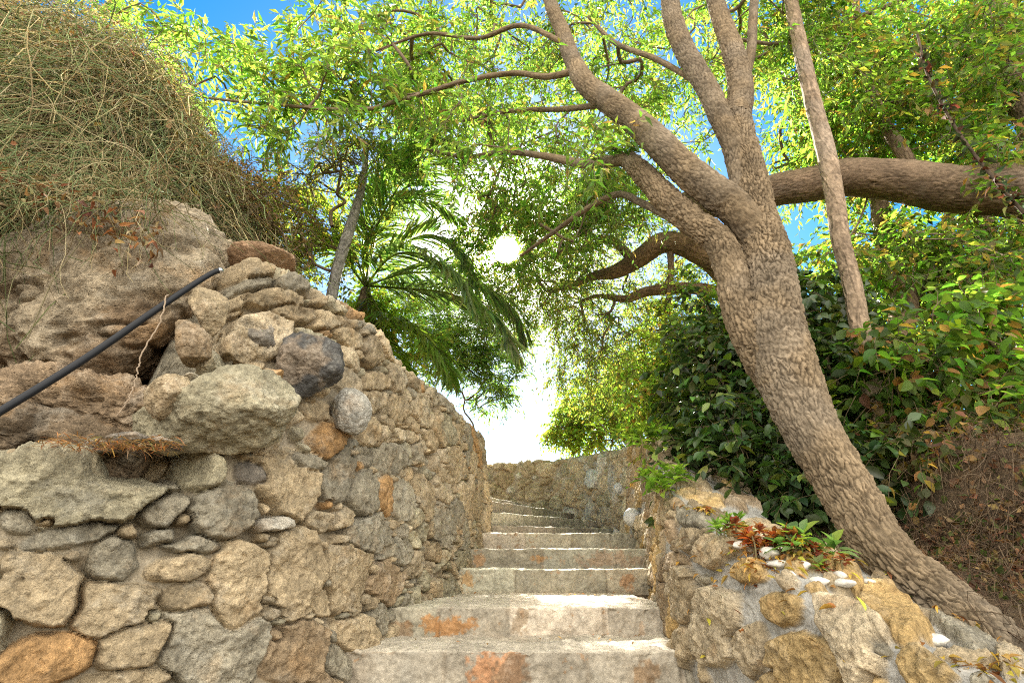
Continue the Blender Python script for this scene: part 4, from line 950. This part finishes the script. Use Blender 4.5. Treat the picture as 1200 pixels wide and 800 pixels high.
# dry leaf bits and seed fluff caught in the vines
a = Acc(); n = 16000; p = starts[rng.integers(0, len(starts), n)] + rng.normal(size=(n, 3)) * .09 + V(0, -.05, .16); g = ground_h(p[:, 0], p[:, 1]); p[:, 2] = np.maximum(p[:, 2], g + .02 + .2 * rng.random(n))
leaves(a, p, rand_unit(n), rand_unit(n), .012 + .03 * rng.random(n) ** 2, .006 + .014 * rng.random(n) ** 2, leaf_cols(n, (.30, .27, .16), .3, [(.32, .17, .07), (.16, .19, .07), (.42, .39, .26)], .5), 1)
n = 170; p = starts[rng.integers(0, len(starts), n)] + rng.normal(size=(n, 3)) * .08 + V(0, -.1, .2); leaves(a, p, rand_unit(n), rand_unit(n), .03 + .04 * rng.random(n), .02 + .02 * rng.random(n), leaf_cols(n, (.26, .15, .07), .3, [(.35, .25, .06)], .3), 3, .6, .7)
_, spy, _ = to_px(starts); rim = starts[spy < 130]
n = 11000; p = rim[rng.integers(0, len(rim), n)] + rng.normal(size=(n, 3)) * .10 + V(0, -.05, .22); leaves(a, p, rand_unit(n), rand_unit(n), .012 + .02 * rng.random(n), .005 + .008 * rng.random(n), leaf_cols(n, (.46, .43, .28), .25, [(.30, .32, .12), (.40, .30, .15)], .35), 1)
n = 260; p = np.array([at(rng.uniform(-30, 190), 0, 1) * 0 + at(x_, 205 + .42 * max(x_, 0) + rng.normal() * 16, 1.83 + .1 * rng.normal()) for x_ in rng.uniform(-40, 190, n)]); leaves(a, p, rand_unit(n), rand_unit(n), .018 + .025 * rng.random(n), .009 + .014 * rng.random(n), leaf_cols(n, (.26, .13, .06), .3, [(.34, .26, .15), (.2, .12, .07)], .5), 3, .9, 1.0)
o = a.build('leaf_litter', M_DRY); tag(o, 'dry leaf scraps caught in the vines on the left bank', 'leaf litter', kind='stuff')
a = Acc(); st2 = [q for q in (ray_ground(rng.uniform(1040, 1290), rng.uniform(500, 790), 1.6, 6) for _ in range(900)) if q is not None and q[0] > 1.5]; keep_ = starts; starts = np.array(st2)
P, r, c = vines(420, .5, .0016, [(.24, .16, .10), (.17, .11, .07), (.30, .22, .14)], .10); tubes_batch(a, P, r, 3, c)
n = 5200; p = starts[rng.integers(0, len(starts), n)] + rng.normal(size=(n, 3)) * V(.12, .12, .0); p = p[fbm(p * 3.3, 3, .6, 91) > .06]; n = len(p); p[:, 2] = ground_h(p[:, 0], p[:, 1]) + .01 + .04 * rng.random(n)
leaves(a, p, rand_unit(n), rand_unit(n), .02 + .035 * rng.random(n), .01 + .02 * rng.random(n), leaf_cols(n, (.20, .12, .06), .35, [(.08, .10, .03), (.30, .2, .1)], .4), 1)
starts = keep_; tag(a.build('root_tangle', M_DRY), 'tangle of fine roots and dead leaves over the brown right bank', 'roots', kind='stuff')
# one loose tendril hanging down the outcrop
C, r = limb_path([(196, 345, 1.76, 1.7), (188, 375, 1.74, 1.7), (166, 415, 1.72, 1.6), (160, 440, 1.71, 1.5), (152, 465, 1.7, 1.5), (137, 487, 1.69, 1.3)], 50); a = Acc(); tube(a, C + rng.normal(size=C.shape) * .002, r, 6, (.42, .33, .24)); o = a.build('dry_tendril', M_DRY); tag(o, 'pale wavy tendril hanging alone below the black pipe', 'tendril')
# ------------------------------------------------------------------ on the right wall
def top_pt(px, py):
    x, y, w = to_px(WX); d = (x - px) ** 2 + (y - py) ** 2; d = np.where(np.sum((CAM - RWP) * RWN, -1) > 0, d, 1e9); k = np.unravel_index(np.argmin(d), d.shape); return WX[k]
peb = [(904, 651, 11, 8, 'round white pebble at the head of the pebble row'), (914, 664, 15, 5.5, 'long flat white pebble below the round white one'), (939, 666, 11, 7, 'oval white pebble right of the long flat one'), (961, 685, 14, 6.5, 'largest flat white pebble in front of the red rosette'),
       (990, 687, 12, 6, 'pale oval pebble beside the largest flat pebble'), (985, 677, 8, 6, 'upright white pebble behind the red rosette'), (873, 629, 10, 5, 'off-white pebble left of the red succulent'), (869, 641, 9, 5, 'grey-white pebble tucked under dead leaves'),
       (884, 648, 8, 4, 'small buff pebble against the round white one'), (845, 616, 8, 5, 'white pebble at the upper end of the pebble row'), (926, 674, 8, 4, 'little greenish pebble below the oval one'), (1017, 683, 9, 4, 'flat white pebble near the foot of the tree'), (1098, 752, 17, 7, 'white rock chip by the wall edge'), (1172, 784, 12, 5, 'cream pebble among yellow leaves at the corner')]
for k, (x, y, hw, hh, lab) in enumerate(peb):
    c = top_pt(x, y); m = mpp(x, y, c[1]); rock('pebble', c + V(0, 0, hh * m * .45), (hw * m, hw * m * .7, hh * m * .95), lab, 'pebble', np.array([.52, .49, .43]) * (1 + .06 * rng.normal()), 200 + k, M_PEBBLE, 3, facets=5, cut=.8, amp=.05, rotz=rng.uniform(-30, 30), group='white pebbles along the right wall')
def rosette(name, px, py, n, L, W, cols, label, cat, mat=M_LEAF, rise=.05, st=3, spread=.05, heads=1, curl=.3):
    c = top_pt(px, py); t = thing(name, c, label, cat)
    for h_ in range(heads):
        s = Acc(); a = Acc(); off = V(*(rng.normal(size=2) * spread), 0) * (heads > 1); q = top_pt(px, py) + off; k = np.argmin(np.hypot(WX[..., 0] - q[0], WX[..., 1] - q[1]) + 3 * (RWN[..., 2] < .7)); q[2] = WX.reshape(-1, 3)[k][2]
        z = rise * (.5 + .8 * rng.random()); tl = rng.normal(size=2) * .3 * z
        tube(s, catmull(np.array([q - V(0, 0, .02), q + V(.005, 0, z * .5), q + V(tl[0], tl[1], z)]), 8), .0035, 6, (.15, .12, .06)); s.build('stalk', M_TWIG, t)
        k = np.arange(n); an = k * 2.4 + rng.random() * 6; el = np.linspace(.0, 1.2, n); d = np.stack([np.cos(an) * np.cos(el), np.sin(an) * np.cos(el), np.sin(el)], -1) + rng.normal(size=(n, 3)) * .15
        cc = np.asarray(cols)[rng.integers(0, len(cols), n)] * (1 + .2 * rng.normal(size=(n, 1)))
        leaves(a, np.tile(q + V(tl[0], tl[1], z), (n, 1)) + d * .004 - V(0, 0, 1) * (z * .5 * (1 - k / n))[:, None], d, np.tile(V(0, 0, 1.), (n, 1)) + .25 * rng.normal(size=(n, 3)), L * (1.1 - .5 * el / 1.2) * (.7 + .6 * rng.random(n)), W * (.7 + .6 * rng.random(n)), cc, st, curl, .4)
        a.build('leaf_rosette', mat, t)
    return t
rosette('succulent', 900, 636, 16, .05, .022, [(.30, .06, .03), (.24, .08, .04), (.36, .15, .06), (.16, .04, .03)], 'fiery red succulent clump beside the white pebbles', 'succulent', heads=12, spread=.045, rise=.065)
rosette('succulent', 972, 668, 16, .035, .013, [(.25, .05, .035), (.17, .05, .03)], 'small dark red rosette between flat white pebbles', 'succulent', heads=6, spread=.03, rise=.03)
rosette('succulent', 965, 655, 14, .045, .016, [(.13, .2, .05), (.18, .22, .08)], 'small green spiky rosette behind the dark red one', 'succulent', heads=3, spread=.03, rise=.04)
rosette('leafy_plant', 925, 612, 10, .075, .038, [(.12, .2, .08), (.16, .24, .1), (.22, .28, .06)], 'broad pale green leaves spreading over the red succulent', 'plant', heads=5, spread=.06, rise=.06, curl=.35)
rosette('leafy_plant', 858, 606, 14, .055, .018, [(.10, .17, .04), (.15, .22, .05)], 'feathery green plant left of the red succulent', 'plant', heads=6, spread=.06, rise=.05)
rosette('leafy_plant', 797, 572, 11, .085, .042, [(.10, .17, .03), (.16, .22, .04)], 'bright green seedling growing high on the wall', 'plant', heads=9, spread=.09, rise=.12, curl=.4)
rosette('leafy_plant', 775, 532, 12, .10, .05, [(.11, .18, .03), (.18, .23, .04)], 'leafy green plant by the highest point of the wall', 'plant', heads=10, spread=.14, rise=.16, curl=.4)
c = top_pt(941, 650); t = thing('flower', c, 'single small yellow star flower among the succulents', 'flower'); a = Acc(); an = np.arange(6) * PI / 3; d = np.stack([np.cos(an), np.sin(an) * .3 - .5, np.abs(np.sin(an)) * .8], -1)
tube(a, np.array([c, c + V(0, 0, .02), c + V(0, 0, .045)]), .0018, 5, (.12, .16, .04)); a.build('stalk', M_TWIG, t); a = Acc(); leaves(a, np.tile(c + V(0, 0, .045), (6, 1)), np.stack([np.cos(an), -.3 + 0 * an, np.sin(an)], -1), np.tile(V(0, -1., .2), (6, 1)), np.full(6, .017), np.full(6, .011), np.tile(V(.75, .6, .05), (6, 1)), 3); a.build('petals', M_LEAF, t)
# dead leaves on the right wall, on the capstone and on the steps
a = Acc(); pts = [top_pt(rng.normal(905, 45), rng.normal(655, 14)) for _ in range(260)] + [top_pt(rng.normal(1165, 25), rng.normal(780, 9)) for _ in range(90)] + [top_pt(rng.uniform(800, 1180), rng.uniform(600, 780)) for _ in range(60)] + [top_pt(rng.normal(842, 26), rng.normal(584, 12)) for _ in range(130)]
p = np.array(pts) + V(0, 0, .008); n = len(p); leaves(a, p, rand_unit(n) * V(1, 1, .3), V(0, 0, 1) + .4 * rng.normal(size=(n, 3)), .018 + .03 * rng.random(n), .007 + .012 * rng.random(n), leaf_cols(n, (.36, .22, .06), .3, [(.22, .10, .04), (.45, .33, .06)], .5), 3, .4, .5)
tag(a.build('fallen_leaves', M_DRY), 'fallen yellow-brown leaves scattered on the right wall top', 'leaves', kind='stuff')
a = Acc(); n = 520; p = np.array([at(rng.uniform(40, 200), 534, 1.66 + .06 * rng.normal()) for _ in range(n)]) + V(0, 0, .0) * 1; p[:, 2] = E(.335) + .015 * rng.random(n)
leaves(a, p, rand_unit(n) * V(1, 1, .15), V(0, 0, 1) + .3 * rng.normal(size=(n, 3)), .02 + .035 * rng.random(n), .002 + .003 * rng.random(n), leaf_cols(n, (.36, .19, .07), .3, [(.3, .2, .1), (.22, .13, .07)], .5), 3, .3, .5)
tag(a.build('dead_needles', M_DRY), 'orange dead needles heaped behind the long capstone', 'leaves', kind='stuff')
a = Acc(); p = np.array([V(rng.uniform(-.6, .8), d_, hgt(py_, d_) + .012) for d_, py_ in [(2.75, 762)] * 0 + [(2.8, 760)] * 16] or [V(0, 0, 0)]); p[:, 1] = rng.uniform(2.7, 3.1, len(p)); p[:, 2] = hgt(762, 2.65) + .016; q_ = p.copy(); q_[:, 1] = rng.uniform(3.2, 4.3, len(p)); q_[:, 2] = hgt(711, 3.15) + .016; p = np.vstack([p, q_]); n = len(p)
leaves(a, p, rand_unit(n) * V(1, 1, .1), np.tile(V(0, 0, 1.), (n, 1)) + .2 * rng.normal(size=(n, 3)), np.full(n, .026), np.full(n, .011), leaf_cols(n, (.36, .18, .06), .3), 3, .3, .4); tag(a.build('step_leaves', M_DRY), 'few orange dead leaves on the two lowest steps', 'leaves', kind='stuff')

# ------------------------------------------------------------------ sky, sun, camera
SKY, CLOUD_FILL, EXPO = .05, 22.0, 2.45
w = bpy.data.worlds.new('World'); scene.world = w; w.use_nodes = True; nt = w.node_tree; nt.nodes.clear(); L = nt.links.new
sky = nd(nt, 'ShaderNodeTexSky', sky_type='NISHITA'); sky.sun_disc = False; sky.sun_elevation = SUN_EL; sky.sun_rotation = SUN_AZ; sky.air_density = 1.0; sky.dust_density = .4; sky.ozone_density = 1.2
# fill light: unseen warm clouds added to the sky opposite the sun
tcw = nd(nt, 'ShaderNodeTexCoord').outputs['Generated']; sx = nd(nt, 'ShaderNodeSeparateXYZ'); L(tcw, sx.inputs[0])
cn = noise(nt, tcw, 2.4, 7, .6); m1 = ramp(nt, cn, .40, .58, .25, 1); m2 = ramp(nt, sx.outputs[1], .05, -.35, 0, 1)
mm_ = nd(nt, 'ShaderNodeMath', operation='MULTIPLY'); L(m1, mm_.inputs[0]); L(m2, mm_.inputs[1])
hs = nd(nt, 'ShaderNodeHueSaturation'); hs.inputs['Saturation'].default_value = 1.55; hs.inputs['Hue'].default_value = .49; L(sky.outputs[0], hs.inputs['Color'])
skc = mixc(nt, 'MIX', mm_.outputs[0], hs.outputs[0], (CLOUD_FILL * 1.0, CLOUD_FILL * .93, CLOUD_FILL * .81, 1))
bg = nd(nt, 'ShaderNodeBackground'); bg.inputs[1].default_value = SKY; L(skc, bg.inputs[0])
tc = nd(nt, 'ShaderNodeTexCoord'); dot = nd(nt, 'ShaderNodeVectorMath', operation='DOT_PRODUCT'); L(tc.outputs['Generated'], dot.inputs[0]); dot.inputs[1].default_value = tuple(SUN)
disc = ramp(nt, dot.outputs['Value'], math.cos(R(1.4)), math.cos(R(1.1)), 0, 40.0)
aur = ramp(nt, dot.outputs['Value'], math.cos(R(16)), 1.0, 0, 1); pw = nd(nt, 'ShaderNodeMath', operation='POWER'); L(aur, pw.inputs[0]); pw.inputs[1].default_value = 5.0
mad = nd(nt, 'ShaderNodeMath', operation='MULTIPLY_ADD'); L(pw.outputs[0], mad.inputs[0]); mad.inputs[1].default_value = 3.0; L(disc, mad.inputs[2]); disc = mad.outputs[0]
b2 = nd(nt, 'ShaderNodeBackground'); b2.inputs[0].default_value = (1, .95, .86, 1); L(disc, b2.inputs[1])
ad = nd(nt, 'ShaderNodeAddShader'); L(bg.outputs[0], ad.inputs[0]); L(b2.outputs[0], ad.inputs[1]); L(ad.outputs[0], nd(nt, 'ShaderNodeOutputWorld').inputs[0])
sl = bpy.data.lights.new('sun', 'SUN'); sl.energy = 5.0; sl.angle = R(.53); sl.color = (1, .93, .82); so = bpy.data.objects.new('sun', sl); COL.objects.link(so)
from mathutils import Vector
so.rotation_euler = Vector((-SUN[0], -SUN[1], -SUN[2])).to_track_quat('-Z', 'Y').to_euler(); so.location = (0, 0, 20)
cam = bpy.data.cameras.new('camera'); cam.lens = 18.0; cam.sensor_width = 36.0; cam.sensor_fit = 'HORIZONTAL'; cam.clip_start = .02; cam.clip_end = 3000
co = bpy.data.objects.new('camera', cam); COL.objects.link(co); co.location = tuple(CAM); co.rotation_euler = (PI / 2 + PITCH, 0, 0); scene.camera = co
vs = scene.view_settings; vs.view_transform = 'Standard'; vs.look = 'None'; vs.exposure = EXPO; vs.gamma = 1.0; vs.use_curve_mapping = False
cy = scene.cycles; cy.max_bounces = 7; cy.diffuse_bounces = 5; cy.glossy_bounces = 2; cy.transmission_bounces = 4; cy.caustics_reflective = False; cy.caustics_refractive = False
cy.use_adaptive_sampling = False; cy.sample_clamp_indirect = 4.0
try: cy.sampling_pattern = 'BLUE_NOISE'
except Exception: pass
cy.sample_clamp_indirect = 4.0; cy.use_denoising = False; cy.denoising_prefilter = 'NONE'; cy.filter_width = 1.1
print('done', round(time.time() - T0, 1))
